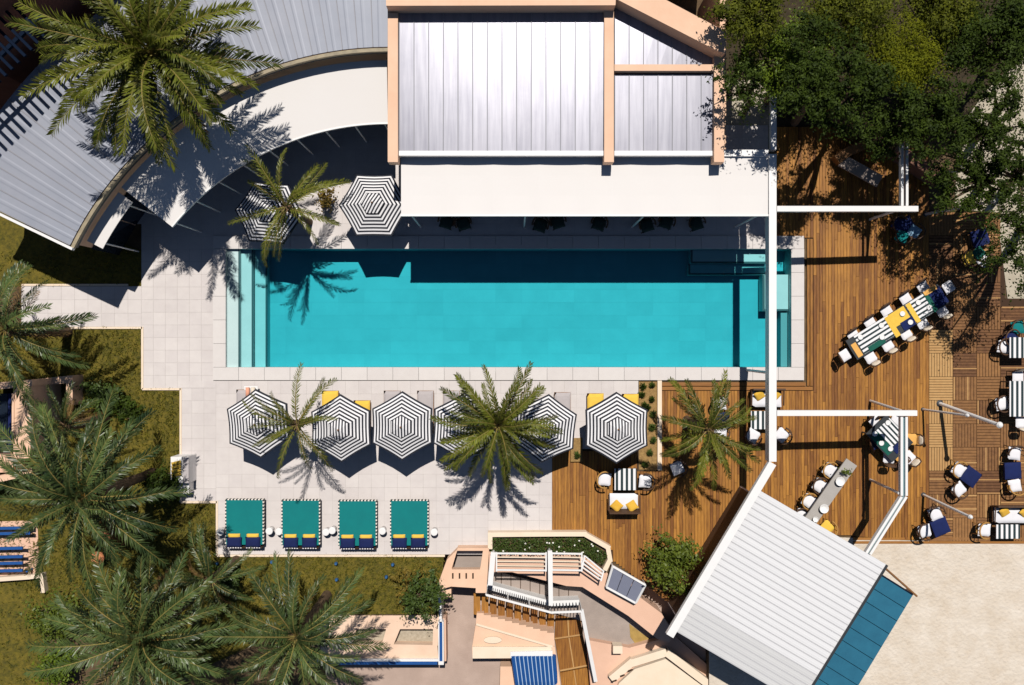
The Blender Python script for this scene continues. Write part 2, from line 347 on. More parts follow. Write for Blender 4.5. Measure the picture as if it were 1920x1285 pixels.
b = MB(); b.prism([G2(1361, -400), G2(2300, -400), G2(1880, 130), G2(1820, 235), G2(1742, 237), G2(1452, 237), G2(1452, 150), G2(1361, 150)], -0.1, -0.045)
struct(b.obj('tree_shade_ground', mat('painted_tree_shade', (.060, .042, .022), .95, col2=(.025, .019, .010), nscale=5, namt=1, bump=.6, bscale=14)))  # shade between the crowns, put into a very dark ground colour
edging = thing('lawn_edging', 'cream stone edging between lawns and paving', 'edging', (0, 0, 0)); struct(edging)
for (ax_, ay_, bx_, by_) in ((40, 534.5, 240, 534.5), (95, 615, 266.5, 615), (266.5, 613, 266.5, 730), (266.5, 730, 338.5, 730), (338.5, 728, 338.5, 942), (338.5, 942, 406.5, 942), (406.5, 940, 406.5, 1042), (406.5, 1042.5, 834, 1042.5)):
    p = G(ax_, ay_, .03); q = G(bx_, by_, .03); b = MB(); b.beam(p, q, .09, .12); b.obj('kerb', CREAM, edging)
# ------------------------------------------------------------------ swimming pool
DEPTH = 0.95
x0, y0, x1, y1 = POOL
A = G(x0, y0); B = G(x1, y1); xl, xr, yt, yb = A.x, B.x, A.y, B.y
pool = thing('swimming_pool', 'long rectangular turquoise swimming pool with pale coping', 'pool', ((xl + xr) / 2, (yt + yb) / 2, -DEPTH))
pool['kind'] = 'structure'
b = MB(); b.box(((xl + xr) / 2, (yt + yb) / 2, -DEPTH - 0.065), (xr - xl + 0.4, yt - yb + 0.4, 0.12)); b.obj('pool_floor', POOLG, pool)
b = MB(); t = 0.2
b.box((xl - t / 2 + .002, (yt + yb) / 2, -DEPTH / 2 - .06), (t, yt - yb + 2 * t, DEPTH)); b.box((xr + t / 2 - .002, (yt + yb) / 2, -DEPTH / 2 - .06), (t, yt - yb + 2 * t, DEPTH))
b.box(((xl + xr) / 2, yt + t / 2 - .002, -DEPTH / 2 - .063), (xr - xl, t, DEPTH)); b.box(((xl + xr) / 2, yb - t / 2 + .002, -DEPTH / 2 - .063), (xr - xl, t, DEPTH))
b.obj('pool_wall', POOLT, pool)
tw, th = 1.147, 0.587
b = MB(); b.box((0, 0, 0), (tw - 0.008, th - 0.008, 0.04)); tile_me = b.mesh('pool_floor_tile', POOLT)
ny = int((yt - yb) / th) ; nx = int((xr - xl) / tw)
sx = (xr - xl) / nx / tw; sy = (yt - yb) / ny / th
for i in range(nx):
    for j in range(ny):
        inst('floor_tile', tile_me, pool, (xl + (i + .5) * tw * sx - pool.location.x, yt - (j + .5) * th * sy - pool.location.y, -0.02), 0, (sx, sy, 1))
# entry steps along the left end
for i, (sx0, sx1, dz) in enumerate(((424, 447, 0.14), (448, 470, 0.30), (472, 494, 0.48))):
    p0 = G(sx0, y0); p1 = G(sx1 + 1, y1)
    b = MB(); b.box(((p0.x + p1.x) / 2, (yt + yb) / 2, (-DEPTH - dz) / 2), (p1.x - p0.x, yt - yb - 0.01, DEPTH - dz)); s = b.obj('step', POOLT, pool)
    b = MB(); b.box((p1.x - 0.03, (yt + yb) / 2, -dz + 0.004), (0.085, yt - yb - 0.02, 0.012)); n_ = b.obj('nosing', NOSE, s, world=False)
    n_.data.transform(Matrix.Translation(-pool.location))
for i, (rx0, ry0, rx1, ry1, dz) in enumerate(((1298, 467, 1442, 493, 0.35), (1296, 493, 1442, 514, 0.6), (1434, 514, 1482, 583, 0.3))):
    p0 = G(rx0, ry0); p1 = G(rx1, ry1)
    b = MB(); b.box(((p0.x + p1.x) / 2, (p0.y + p1.y) / 2, (-DEPTH - dz) / 2), (p1.x - p0.x, p0.y - p1.y - .01, DEPTH - dz)); s = b.obj('step', POOLT, pool)
    b = MB(); e = 0.045
    b.box(((p0.x + p1.x) / 2, p1.y + e, -dz + 0.004), (p1.x - p0.x - .01, .085, 0.012)); b.box((p0.x + e, (p0.y + p1.y) / 2, -dz + 0.0045), (.085, p0.y - p1.y - .03, 0.0125))
    n_ = b.obj('nosing', NOSE, s, world=False); n_.data.transform(Matrix.Translation(-pool.location))
p0 = G(1470, 583); p1 = G(1483, 689)
b = MB(); b.box(((p0.x + p1.x) / 2, (p0.y + p1.y) / 2, -DEPTH + .25), (p1.x - p0.x, p0.y - p1.y - .03, .5)); b.obj('bench', mat('bench_tile', (0.30, 0.42, 0.43), 0.6), pool)
# coping stones
cop = MB(); cw = 0.57
b = MB(); b.box((0, 0, 0), (1.0, 1.0, 0.12)); cope_me = b.mesh('coping_stone', COPE)
def run(a0, a1, fixed, horiz):
    n = max(1, round(abs(a1 - a0) / 1.14)); L = (a1 - a0) / n
    for i in range(n):
        c = a0 + (i + .5) * L
        loc = (c, fixed, 0.0) if horiz else (fixed, c, 0.0)
        scl = (abs(L) - 0.012, cw, 1) if horiz else (cw, abs(L) - 0.012, 1)
        inst('coping_stone', cope_me, pool, (loc[0] - pool.location.x, loc[1] - pool.location.y, loc[2] - pool.location.z), 0, scl)
run(xl - cw, xr + cw, yb - cw / 2 - .001, True); run(xl - cw, xr + cw, yt + cw / 2 + .001, True)
run(yt - .005, yb + .005, xl - cw / 2 - .001, False); run(yt - .005, yb + .005, xr + cw / 2 + .001, False)
# water body
wm = bpy.data.materials.new('pool_water'); wm.use_nodes = True
n = wm.node_tree.nodes; l = wm.node_tree.links; n.remove(n['Principled BSDF'])
tr = n.new('ShaderNodeBsdfTransparent'); gl = n.new('ShaderNodeBsdfGlossy'); gl.inputs['Roughness'].default_value = 0.05
fr = n.new('ShaderNodeFresnel'); fr.inputs[0].default_value = 1.33; ms = n.new('ShaderNodeMixShader')
nz = n.new('ShaderNodeTexNoise'); nz.inputs['Scale'].default_value = 4; nz.inputs['Detail'].default_value = 3
bp = n.new('ShaderNodeBump'); bp.inputs['Strength'].default_value = 0.25; bp.inputs['Distance'].default_value = 0.06
l.new(nz.outputs['Fac'], bp.inputs['Height']); l.new(bp.outputs[0], gl.inputs['Normal'])
l.new(fr.outputs[0], ms.inputs[0]); l.new(tr.outputs[0], ms.inputs[1]); l.new(gl.outputs[0], ms.inputs[2]); l.new(ms.outputs[0], n['Material Output'].inputs[0])
va = n.new('ShaderNodeVolumeAbsorption'); va.inputs[0].default_value = (0.0, 0.82, 0.88, 1); va.inputs[1].default_value = 1.66
l.new(va.outputs[0], n['Material Output'].inputs[1])
b = MB(); b.box(((xl + xr) / 2, (yt + yb) / 2, (-0.06 - DEPTH - .05) / 2), (xr - xl + .06, yt - yb + .06, DEPTH - 0.01)); wo = b.obj('water', wm); struct(wo)

# ------------------------------------------------------------------ paving slabs
paving = thing('paving', 'pale square paving slabs around the pool', 'paving', (0, 0, 0)); struct(paving)
PR = [(40, 537, 265, 613), (265, 420, 400, 728), (337, 728, 405, 940), (405, 714, 915, 1040), (915, 714, 1035, 1000), (1035, 714, 1197, 842),
      (240, 235, 400, 420), (400, 235, 1440, 443), (337, 714, 405, 728), (400, 689, 402, 714)]
b = MB()
for r in PR: b.prism(rect(*r), -0.09, -0.005)
b.obj('mortar_bed', JOINT, paving)
b = MB(); T = 0.58
b.add([(-.5, -.5, 0), (.5, -.5, 0), (.5, .5, 0), (-.5, .5, 0), (-.49, -.49, .03), (.49, -.49, .03), (.49, .49, .03), (-.49, .49, .03)],
      [(4, 5, 6, 7), (0, 1, 5, 4), (1, 2, 6, 5), (2, 3, 7, 6), (3, 0, 4, 7)])
pav_me = b.mesh('paver', PAVE)
cells = []
for (rx0, ry0, rx1, ry1) in PR[:-1]:
    a = G(rx0, ry0); c = G(rx1, ry1)
    nx = max(1, round((c.x - a.x) / T)); ny = max(1, round((a.y - c.y) / T)); dx = (c.x - a.x) / nx; dy = (a.y - c.y) / ny
    for i in range(nx):
        for j in range(ny):
            cells.append((a.x + (i + .5) * dx, a.y - (j + .5) * dy, dx, dy))
def covered(x, y):
    px = x * PPM + 960; py = 642.5 - y * PPM
    return py < 470 or inpoly(px, py, [(415, 735), (1200, 735), (1200, 860), (900, 900), (415, 890)]) or inpoly(px, py, [(415, 930), (810, 930), (810, 1032), (415, 1032)])
random.shuffle(cells); cells.sort(key=lambda c: covered(c[0], c[1]))
field = MB()
for i, (cx, cy, dx, dy) in enumerate(cells):
    g = 0.006; z = -0.03 + random.uniform(-.002, .002)
    if i < 300: inst('paver', pav_me, paving, (cx, cy, z), 0, (dx - g, dy - g, 1))
    else: field.box((cx, cy, -0.016 + random.uniform(-.002, .002)), (dx - g, dy - g, .03))
o = field.obj('paver_field', PAVE, paving); o['kind'] = 'stuff'

# ------------------------------------------------------------------ timber deck
deck = thing('deck', 'long orange brown timber deck boards right of the pool', 'deck', (0, 0, 0)); struct(deck)
def deck_ranges(x):
    if x < 1197:
        e = 1003 if x < 1100 else (1003 + (x - 1100) * 0.62 if x < 1147 else 1050 + (x - 1147) * 0.75)
        return [(846, e)]
    if x < 1241: return [(884, 1050 + (x - 1147) * 0.75)]
    if x < 1458: return [(733, min(1130, 1050 + (x - 1147) * 0.75))]
    if x < 1524: return [(238, 446), (733, 1000)] if x < 1512 else [(238, 446), (733, 1006)]
    if x < 1600: return [(238, 1004)]
    return [(238, 1006 + (x - 1600) * 0.06)]
bb = MB()
bb.prism([G2(1035, 846), G2(1197, 846), G2(1197, 884), G2(1241, 884), G2(1241, 733), G2(1524, 733), G2(1524, 238), G2(1742, 238), G2(1742, 1010), G2(1440, 1000), G2(1330, 1130), G2(1260, 1130), G2(1147, 1050), G2(1100, 1003), G2(1035, 1003)], -.12, -.045)
bb.obj('joist_base', DARKBASE, deck)
b = MB(); b.box((0, 0, 0), (1, 1, .035)); plank_me = b.mesh('plank', PLANK)
planks = []; PW = 5.7; x = 1035.0
rg = random.Random(11)
while x < 1741:
    for (ya, yb_) in deck_ranges(x + PW / 2):
        y = ya
        first = True
        while y < yb_ - 2:
            L = rg.uniform(70, 215) if first else rg.uniform(170, 225)
            e = min(yb_, y + L)
            if yb_ - e < 30: e = yb_
            planks.append((x, y, x + PW, e)); y = e; first = False
    x += PW
def plank_weight(p):
    cx, cy = (p[0] + p[2]) / 2, (p[1] + p[3]) / 2; w_ = p[3] - p[1]
    if cy > 930 and cx > 1250 and inpoly(cx, cy, [(1420, 922), (1665, 1062), (1530, 1290), (1250, 1190)]): w_ *= 0.1
    return w_
planks.sort(key=plank_weight, reverse=True)
rest = MB()
for i, (ax, ay, bx_, by_) in enumerate(planks):
    p0 = G(ax, ay); p1 = G(bx_, by_); c = ((p0.x + p1.x) / 2, (p0.y + p1.y) / 2, -.02 + rg.uniform(-.003, .003)); s_ = (p1.x - p0.x - .013, p0.y - p1.y - .010)
    if i < 300: inst('plank', plank_me, deck, c, 0, (s_[0], s_[1], 1))
    else: rest.box(c, (s_[0], s_[1], .035))
if rest.v:
    o = rest.obj('plank_field', PLANK, deck); o['kind'] = 'stuff'
# border boards next to the coping
for (ax, ay, bx_, by_) in ((1241, 717, 1511, 724), (1241, 725, 1524, 732), (1513, 448, 1518, 724), (1519, 448, 1524, 724)):
    p0 = G(ax, ay); p1 = G(bx_, by_); hz = bx_ - ax > by_ - ay
    b = MB(); b.box(((p0.x + p1.x) / 2, (p0.y + p1.y) / 2, -.01), (p1.x - p0.x - .01, p0.y - p1.y - .01, .05)); b.obj('border_board', PLANKH if hz else PLANK, deck)
for (ax, ay, bx_, by_, sl) in ((1600, 1008, 1742, 1013, 0), (1600, 1015, 1742, 1020, 0), (1742, 1008, 1990, 1013, 0), (1742, 1015, 1990, 1020, 0)):
    p0 = G(ax, ay); p1 = G(bx_, by_)
    b = MB(); b.box(((p0.x + p1.x) / 2, (p0.y + p1.y) / 2, -.03), (p1.x - p0.x - .01, p0.y - p1.y - .01, .05)); b.obj('border_board', PLANKH, deck)
# parquet deck tiles on the right
parq = thing('parquet_deck', 'square slatted brown deck tiles laid in alternating directions', 'deck', (0, 0, 0)); struct(parq)
b = MB(); b.prism([G2(1742, 395), G2(1885, 395), G2(1885, 560), G2(2060, 560), G2(2060, 1007), G2(1742, 1007)], -.12, -.04); b.obj('joist_base', DARKBASE, parq)
TS = 44.7 / PPM
def tile_mesh(nm, m_, nsl, battens):
    b = MB(); wS = TS / nsl
    for i in range(nsl):
        b.box((-TS / 2 + (i + .5) * wS, 0, 0), (wS - .02, TS - .02, .03))
    if battens:
        b2 = MB()
        for k in battens: b.box((0 - TS / 2 + k * TS, 0, .018), (.05, TS - .02, .02), 0, 1)
    return b.mesh(nm, [m_, PARQL])
tms = [tile_mesh('deck_tile', PARQ, 8, ()), tile_mesh('deck_tile', PARQ, 8, (.35,)), tile_mesh('deck_tile', PARQ, 8, (.05, .62)), tile_mesh('deck_tile', PARQL, 9, ())]
for i in range(7):
    for j in range(14):
        px = 1742 + 44.7 * (i + .5); py = 398 + 44.1 * (j + .5)
        if py < 560 and px > 1885: continue
        if py > 1003: continue
        me = tms[3] if (i == 0 and 5 <= j <= 10) else rg.choice(tms[:3])
        p = G(px, py)
        inst('deck_tile', me, parq, (p.x, p.y, -.018), (math.pi / 2 if (i + j) % 2 else 0) + (math.pi if rg.random() < .5 else 0), (1, 44.1 / 44.7, 1) if not (i + j) % 2 else (44.1 / 44.7, 1, 1))

# ------------------------------------------------------------------ pool house (top centre)
def ribbed(a0, a1, b0, b1, ribs=2, amp=0.006, seam=0.03, th=0.05, sw=0.05):
    """roof sheet between edge a (a0 near, a1 far) and edge b, with shallow ribs and a raised seam along edge a"""
    prof = [(0, 0), (0.0, seam), (sw, seam), (sw + .005, 0)]
    for r in range(ribs):
        c = (r + 1) / (ribs + 1)
        prof += [(c - .13, 0), (c - .05, amp), (c + .05, amp), (c + .13, 0)]
    prof.append((0.995, 0))
    m = MB(); vs_ = []; k = len(prof)
    for (u, z) in prof:
        p = Vector(a0).lerp(Vector(b0), u); q = Vector(a1).lerp(Vector(b1), u)
        vs_ += [(p.x, p.y, p.z + z), (q.x, q.y, q.z + z)]
    fs = [(2 * i, 2 * i + 2, 2 * i + 3, 2 * i + 1) for i in range(k - 1)]
    m.add(vs_, fs[3:]); m.add(vs_, fs[:3], 1)
    A0, A1, B0, B1 = [Vector(p) for p in (a0, a1, b0, b1)]; dz = Vector((0, 0, -th))
    m.add([A0, A1, B1, B0, A0 + dz, A1 + dz, B1 + dz, B0 + dz], [(4, 5, 6, 7), (0, 4, 7, 3), (1, 2, 6, 5), (0, 1, 5, 4), (3, 7, 6, 2)])
    return m
RZ = 4.15
house = thing('pool_house', 'flat roofed pool house with silver metal roof and peach parapet beams above the pool', 'building', G(1040, 200, 0))
k5 = 4.45
def hbeam(nm, pts, z0, z1, m_=PEACH):
    b = MB(); b.prism([G2(*p, z1) for p in pts], z0, z1); return b.obj(nm, m_, house)
# main roof bay
for i in range(14):
    xa = 748 + i * 27.5; xb = xa + 27.5
    ribbed(G(xa, 283, RZ), G(xa, 8, RZ + .12), G(xb, 283, RZ), G(xb, 8, RZ + .12), ribs=0).obj('roof_panel', [METAL, SEAMD], house)
diag = lambda x: 22 + (x - 1152) * 0.5
for i in range(7):
    xa = 1152 + i * 27.0; xb = xa + 27.0
    ribbed(G(xa, 283, RZ), G(xa, 140, RZ + .06), G(xb, 283, RZ), G(xb, 140, RZ + .06), ribs=0).obj('roof_panel', [METAL, SEAMD], house)
    if i < 7: ribbed(G(xa, 130, RZ), G(xa, min(diag(xa) - 16, 120), RZ + .06), G(xb, 130, RZ), G(xb, min(diag(xb) - 16, 121), RZ + .06), ribs=0).obj('roof_panel', [METAL, SEAMD], house)
# beams and parapets
hbeam('parapet', [(722, -60), (1158, -60), (1154, 10), (724, 11)], 3.2, 5.0)
hbeam('roof_beam', [(727, 24), (746, 24), (746, 304), (727, 304)], 3.9, k5)
hbeam('roof_beam', [(1133, 20), (1151, 20), (1151, 304), (1133, 304)], 3.9, k5)
hbeam('roof_beam', [(1339, 75), (1358, 75), (1358, 304), (1339, 304)], 3.9, k5)
hbeam('roof_beam', [(1152, 121), (1338, 121), (1338, 133), (1152, 133)], 3.9, k5)
hbeam('parapet', [(1156, -60), (1230, -10), (1362, 60), (1360, 100), (1348, 97), (1155, -2)], 3.2, 5.0)
b = MB(); b.prism(rect(748, 283, 1132, 292, RZ + .06), RZ - .18, RZ + .06); b.obj('gutter', WHITE, house)
b = MB(); b.prism(rect(1152, 283, 1338, 292, RZ + .06), RZ - .18, RZ + .06); b.obj('gutter', WHITE, house)
wl = MB(); wx0 = G(745, 0, 0).x + .35; 
a = G(752, 300, 4.0); c = G(1352, 300, 4.0); tpy = G(900, -60, 4.0).y
wl.box(((a.x + c.x) / 2, a.y + .35, 1.95), (c.x - a.x, .25, 3.9)); wl.box((a.x - .15, (a.y + tpy) / 2 + .5, 1.95), (.25, tpy - a.y, 3.9)); wl.box((c.x + .1, (a.y + tpy) / 2 + .2, 1.95), (.25, tpy - a.y - .5, 3.9))
wl.box(((a.x + c.x) / 2, tpy + 1.0, 1.95), (c.x - a.x, .25, 3.9))
wl.obj('wall', PEACH, house)
for i in range(6):
    xx = a.x + (c.x - a.x) * (i + .5) / 6
    b = MB(); b.box((xx, a.y + .20, 1.25), (2.1, .06, 2.3)); wd = b.obj('glass_door', GLASS, house)
    b = MB(); b.box((xx, a.y + .17, 2.43), (2.2, .05, .08)); b.box((xx - 1.07, a.y + .17, 1.25), (.08, .05, 2.3)); b.box((xx + 1.07, a.y + .17, 1.25), (.08, .05, 2.3)); b.obj('frame', WHITE, wd, world=False).data.transform(Matrix.Translation(-house.location))
# awning over the terrace: canvas panels and front bar
b = MB()
nP = 8
for i in range(nP):
    xa = 752 + (1440 - 752) * i / nP; xb = 752 + (1440 - 752) * (i + 1) / nP
    p = [G(xa, 404, 3.72), G(xb, 404, 3.72), G(xb, 292, 3.70), G(xa, 292, 3.70)]
    m = MB(); NU = 8
    for u_ in range(NU):
        for v_ in range(3):
            cs = []
            for (uu, vv) in ((u_, v_), (u_ + 1, v_), (u_ + 1, v_ + 1), (u_, v_ + 1)):
                c = p[0].lerp(p[1], uu / NU).lerp(p[3].lerp(p[2], uu / NU), vv / 3); c.z -= .05 * math.sin(math.pi * uu / NU) * (.4 + .6 * math.sin(math.pi * vv / 3)); cs.append(c)
            m.add(cs, [(0, 1, 2, 3)]); m.add([c - Vector((0, 0, .02)) for c in cs], [(3, 2, 1, 0)])
    m.obj('awning_panel', CANVAS, house, smooth=True)
b = MB(); b.beam(G(751, 404, 3.74), G(1441, 404, 3.74), .07, .12); b.obj('awning_bar', WHITE, house)
for xx in (770, 985, 1210, 1425):
    p = G(xx, 402, 3.7); b = MB(); b.tube([(p.x, p.y, -.03), (p.x, p.y, 3.7)], .04, 8); b.obj('post', WHITE, house)

# ------------------------------------------------------------------ curved pavilion (top left)
pav = thing('curved_pavilion', 'curved pavilion with radial silver roof sheets and white awnings left of the pool house', 'building', G(560, 200, 0))
def arc(R, t, h): return G(727 - R * math.sin(t), 751 - R * math.cos(t), h)
T_END = math.radians(64.0); NPAN = 26
for i in range(NPAN):
    t0 = T_END * i / NPAN; t1 = T_END * (i + 1) / NPAN
    ribbed(arc(663, t1, 4.2), arc(908, t1, 4.35), arc(663, t0, 4.2), arc(908, t0, 4.35), ribs=1, amp=.008).obj('roof_panel', [METALC, SEAMD], pav)
def ring(R0, R1, ta, tb, z0, z1, hh, n=30, z1b=None, z0b=None):
    """solid arc band between radii R0 (pool side) and R1, photo radii taken at height hh"""
    m = MB(); vs_ = []
    for i in range(n + 1):
        t = ta + (tb - ta) * i / n; p = arc(R0, t, hh); q = arc(R1, t, hh)
        vs_ += [(p.x, p.y, z0), (q.x, q.y, z0 if z0b is None else z0b), (p.x, p.y, z1), (q.x, q.y, z1 if z1b is None else z1b)]
    fs = []
    for i in range(n):
        a_ = 4 * i; c_ = 4 * (i + 1)
        fs += [(a_ + 2, c_ + 2, c_ + 3, a_ + 3), (a_, a_ + 1, c_ + 1, c_), (a_, c_, c_ + 2, a_ + 2), (a_ + 1, a_ + 3, c_ + 3, c_ + 1)]
    fs += [(0, 2, 3, 1), (4 * n, 4 * n + 1, 4 * n + 3, 4 * n + 2)]
    m.add(vs_, fs); return m
ring(655, 661.5, 0, T_END + .004, 4.02, 4.17, 4.2).obj('gutter', GUTTER, pav)
ring(657, 661, 0, T_END, 3.80, 4.015, 4.2).obj('fascia', DARKMET, pav)
ring(668, 676, 0, T_END - .01, -.05, 4.1, 4.2).obj('wall', PEACH, pav)
ring(880, 888, 0, T_END - .01, -.05, 4.2, 4.2).obj('wall', PEACH, pav)
p0 = arc(655, T_END + .006, 4.2); p1 = arc(908, T_END + .006, 4.33)
b = MB(); b.beam((p0.x, p0.y, 4.26), (p1.x, p1.y, 4.39), .10, .2); b.obj('edge_trim', WHITE, pav)
m = MB(); e0 = arc(668, T_END - .012, 4.2); e1 = arc(888, T_END - .012, 4.2); m.beam((e0.x, e0.y, 4.1), (e1.x, e1.y, 4.1), .2, 4.1); m.obj('end_wall', PEACH, pav)
TA = math.radians(51.2); na = 7
for i in range(na):
    ring(521, 634, TA * i / na, TA * (i + 1) / na, 3.14, 3.17, 3.2, n=6, z1b=3.45, z0b=3.42).obj('awning_panel', CANVAS, pav)
ring(518.5, 521.5, 0, TA, 3.08, 3.19, 3.2).obj('awning_bar', WHITE, pav)
ring(606, 636, math.radians(52.2), math.radians(62.0), 3.14, 3.17, 3.2, n=6, z1b=3.30, z0b=3.27).obj('awning_panel', CANVAS, pav)
for i in range(9):
    t = TA * (i + .15) / 8.3; p = arc(523, t, 3.1)
    b = MB(); b.tube([(p.x, p.y, -.03), (p.x, p.y, 3.12)], .035, 8); b.obj('post', WHITE, pav)
for t in (53, 61):
    p = arc(608, math.radians(t), 3.1); b = MB(); b.tube([(p.x, p.y, -.03), (p.x, p.y, 3.12)], .035, 8); b.obj('post', WHITE, pav)
for i in range(10):
    t = T_END * (i + .5) / 10; p = arc(668, t, 4.2); d_ = (p - arc(600, t, 4.2)).normalized(); ang = math.atan2(d_.y, d_.x)
    b = MB(); b.box((p.x - d_.x * .06, p.y - d_.y * .06, 1.2), (.06, 1.5, 2.3), ang); b.obj('glass_door', GLASS, pav)
# tall neighbour wing in the top left corner with a steel trellis
wing = thing('rear_wing', 'tall peach rear wing at the upper left corner of the picture', 'building', G(-40, 20, 0))
b = MB(); b.prism([G2(-400, -300, 7.6), G2(300, -330, 7.6), G2(125, -130, 7.6), G2(-115, 75, 7.6), G2(-400, 112, 7.6)], -.07, 7.6); b.obj('wall', mat('shaded_peach_render', (.20, .085, .065), .9, nscale=2, namt=.6), wing)  # peach wall with its shade put into the dark maroon colour
b = MB(); b.prism([G2(-405, -305, 7.8), G2(305, -335, 7.8), G2(128, -130, 7.8), G2(-115, 80, 7.8), G2(-405, 118, 7.8)], 7.61, 7.8); b.obj('roof_cap', MATS['shaded_peach_render'], wing)
trel = thing('roof_trellis', 'navy steel ladder trellis above the curved roof at the left edge', 'trellis', G(20, 200, 4.2))
up = Vector((0.04 * 2.1, 0.5 * 2.1, 2.1))
q0 = G(-40, 285, 4.3) + up; q1 = G(130, 115, 4.3) + up
b = MB(); b.beam(q0, q1, .14, .14); b.obj('rail', NAVYMET, trel)
dv = (q1 - q0); nv = Vector((-dv.y, dv.x, 0)).normalized()
for i in range(15):
    c = q0 + dv * (i + .5) / 15
    b = MB(); b.beam(c + nv * 1.5 + Vector((0, 0, .1)), c - nv * .75 + Vector((0, 0, .1)), .10, .10); b.obj('rung', NAVYMET, trel)
q2 = q0 + nv * 1.45; q3 = q1 + nv * 1.45
b = MB(); b.beam(q2, q3, .14, .14); b.obj('rail', NAVYMET, trel)
for c in (q0.lerp(q1, .15), q0.lerp(q1, .85)):
    b = MB(); b.tube([(c.x, c.y, 4.3), (c.x, c.y, c.z - .05)], .05, 6); b.obj('post', NAVYMET, trel)

# ------------------------------------------------------------------ white steel pergola over the deck
per = thing('white_pergola', 'white steel pergola frame of long beams over the timber deck', 'pergola', G(1449, 600, 0))
def pbeam(p, q, h0, h1, wd=.30, ht=.22, nm='beam', m_=WHITE):
    b = MB(); b.beam(G(*p, h0), G(*q, h1), wd, ht); return b.obj(nm, m_, per)
pbeam((1449, 866), (1449, 289), 3.8, 3.8, .30, .5); pbeam((1451, 281), (1451, 143), 3.79, 3.7, .22)
pbeam((1358, 287), (1441, 287), 3.8, 3.8, .26)
pbeam((1457, 391.5), (1722, 391.5), 3.79, 3.5, .22); pbeam((1457, 775), (1720, 775), 3.79, 3.45, .22)
pbeam((1449, 869), (1256, 1193), 3.79, 3.7, .32)
for dx in (-5, 4):
    pbeam((1696 + dx, 782), (1696 + dx, 930), 3.40, 3.35, .10, .2); pbeam((1697 + dx, 250), (1697 + dx, 386), 3.45, 3.45, .10, .2)
    pbeam((1696 + dx, 932), (1628 + dx, 1040), 3.34, 3.3, .10, .2)
b = MB(); b.beam(G(1696, 782, 3.30), G(1696, 930, 3.25), .16, .06); b.beam(G(1696, 932, 3.24), G(1628, 1040, 3.2), .16, .06); b.obj('beam_web', mat('teal_grey_steel', (0.20, 0.33, 0.36), .5), per)
for (px, py, tx, ty, h) in ((1632, 752, 1690, 771, 3.2), (1632, 900, 1686, 925, 3.2), (1449, 300, 1449, 300, 3.7), (1449, 700, 1449, 700, 3.7), (1697, 389, 1697, 389, 3.3)):
    if (px, py) == (tx, ty):
        t_ = G(tx, ty, h); base = (t_.x, t_.y, -.02)
    else: base = G(px, py); t_ = G(tx, ty, h)
    b = MB(); b.tube([base, t_], .06, 8); b.obj('post', WHITE, per)
for i, (px, py, tx, ty, h, r, lab) in enumerate(((1762, 757, 1873, 797, 3.7, .085, 'thick leaning white shade mast with a rounded head on the parquet deck'),
        (1730, 768, 1812, 779, 3.2, .05, 'thin white mast touching the thick leaning mast'),
        (1731, 928, 1818, 969, 3.7, .06, 'white leaning mast beside the navy ottomans at the deck edge'),
        (1763, 325, 1838, 312, 3.4, .06, 'grey mast under the trees at the upper right of the deck'),
        (1735, 402, 1860, 378, 4.2, .06, 'long grey mast under the trees just right of the pergola corner'),)):
    bs = G(px, py, -.02); t_ = G(tx, ty, h); ms_ = thing('shade_mast', lab, 'mast', bs, 0, 'shade masts around the parquet deck')
    b = MB(); b.tube([bs, t_], [r, r * .9], 10); b.obj('pole', WHITE, ms_)
    b = MB(); b.lathe(t_ - Vector((0, 0, .06)), [(r * .5, 0), (r * 1.4, .04), (r * 1.6, .12), (r, .2), (r * .3, .23)], 10); b.obj('cap', WHITE, ms_)
    b = MB(); b.lathe(bs, [(r * 1.9, 0), (r * 1.9, .02), (r * 1.2, .05)], 12); b.obj('base_plate', DARKMET, ms_)

# ------------------------------------------------------------------ white roofed bar pavilion (bottom right)
bar = thing('bar_pavilion', 'square bar pavilion with white ribbed roof beside the sand', 'building', G(1450, 1090, 0))
RH = 3.45
c00 = (1425, 920); c10 = (1664, 1060); c01 = (1268, 1174)      # top corner, right corner, left corner
ev = (c10[0] - c00[0], c10[1] - c00[1]); ed = (c01[0] - c00[0], c01[1] - c00[1])
NB = 25; EXT = 1.03
for i in range(NB):
    f0 = i / NB * EXT; f1 = (i + 1) / NB * EXT
    A0 = (c00[0] + ed[0] * f0, c00[1] + ed[1] * f0); A1 = (A0[0] + ev[0], A0[1] + ev[1]); B0 = (c00[0] + ed[0] * f1, c00[1] + ed[1] * f1); B1 = (B0[0] + ev[0], B0[1] + ev[1])
    ribbed(G(*B0, RH), G(*B1, RH), G(*A0, RH), G(*A1, RH), ribs=1, amp=.003, seam=.008, sw=.17).obj('roof_panel', [GREYROOF if i > 19 else WHITEROOF, SEAML], bar)
b = MB(); b.beam(G(c10[0], c10[1], RH + .05), G(c10[0] + ed[0] * EXT, c10[1] + ed[1] * EXT, RH + .05), .09, .2); b.obj('edge_gutter', DARKMET, bar)
b = MB(); q = .06
P4 = [G(c00[0] + ev[0] * u + ed[0] * v, c00[1] + ev[1] * u + ed[1] * v, 3.2) for u, v in ((.05, .05), (.95, .05), (.95, .98), (.05, .98))]
for i in range(4):
    if i in (0,): continue
    u = P4[i]; v = P4[(i + 1) % 4]
    if i == 3:
        b2 = MB(); b2.beam((u.x, u.y, 3.3), (v.x, v.y, 3.3), .15, 3.35); b2.obj('shaded_wall', DRATTAN, bar)  # dark brown puts the shade on this wall into its colour
    else: b.beam((u.x, u.y, 3.3), (v.x, v.y, 3.3), .15, .9)
b.obj('wall', WHITE, bar)
for u in P4:
    b = MB(); b.tube([(u.x, u.y, -.05), (u.x, u.y, 3.35)], .07, 8); b.obj('post', WHITE, bar)
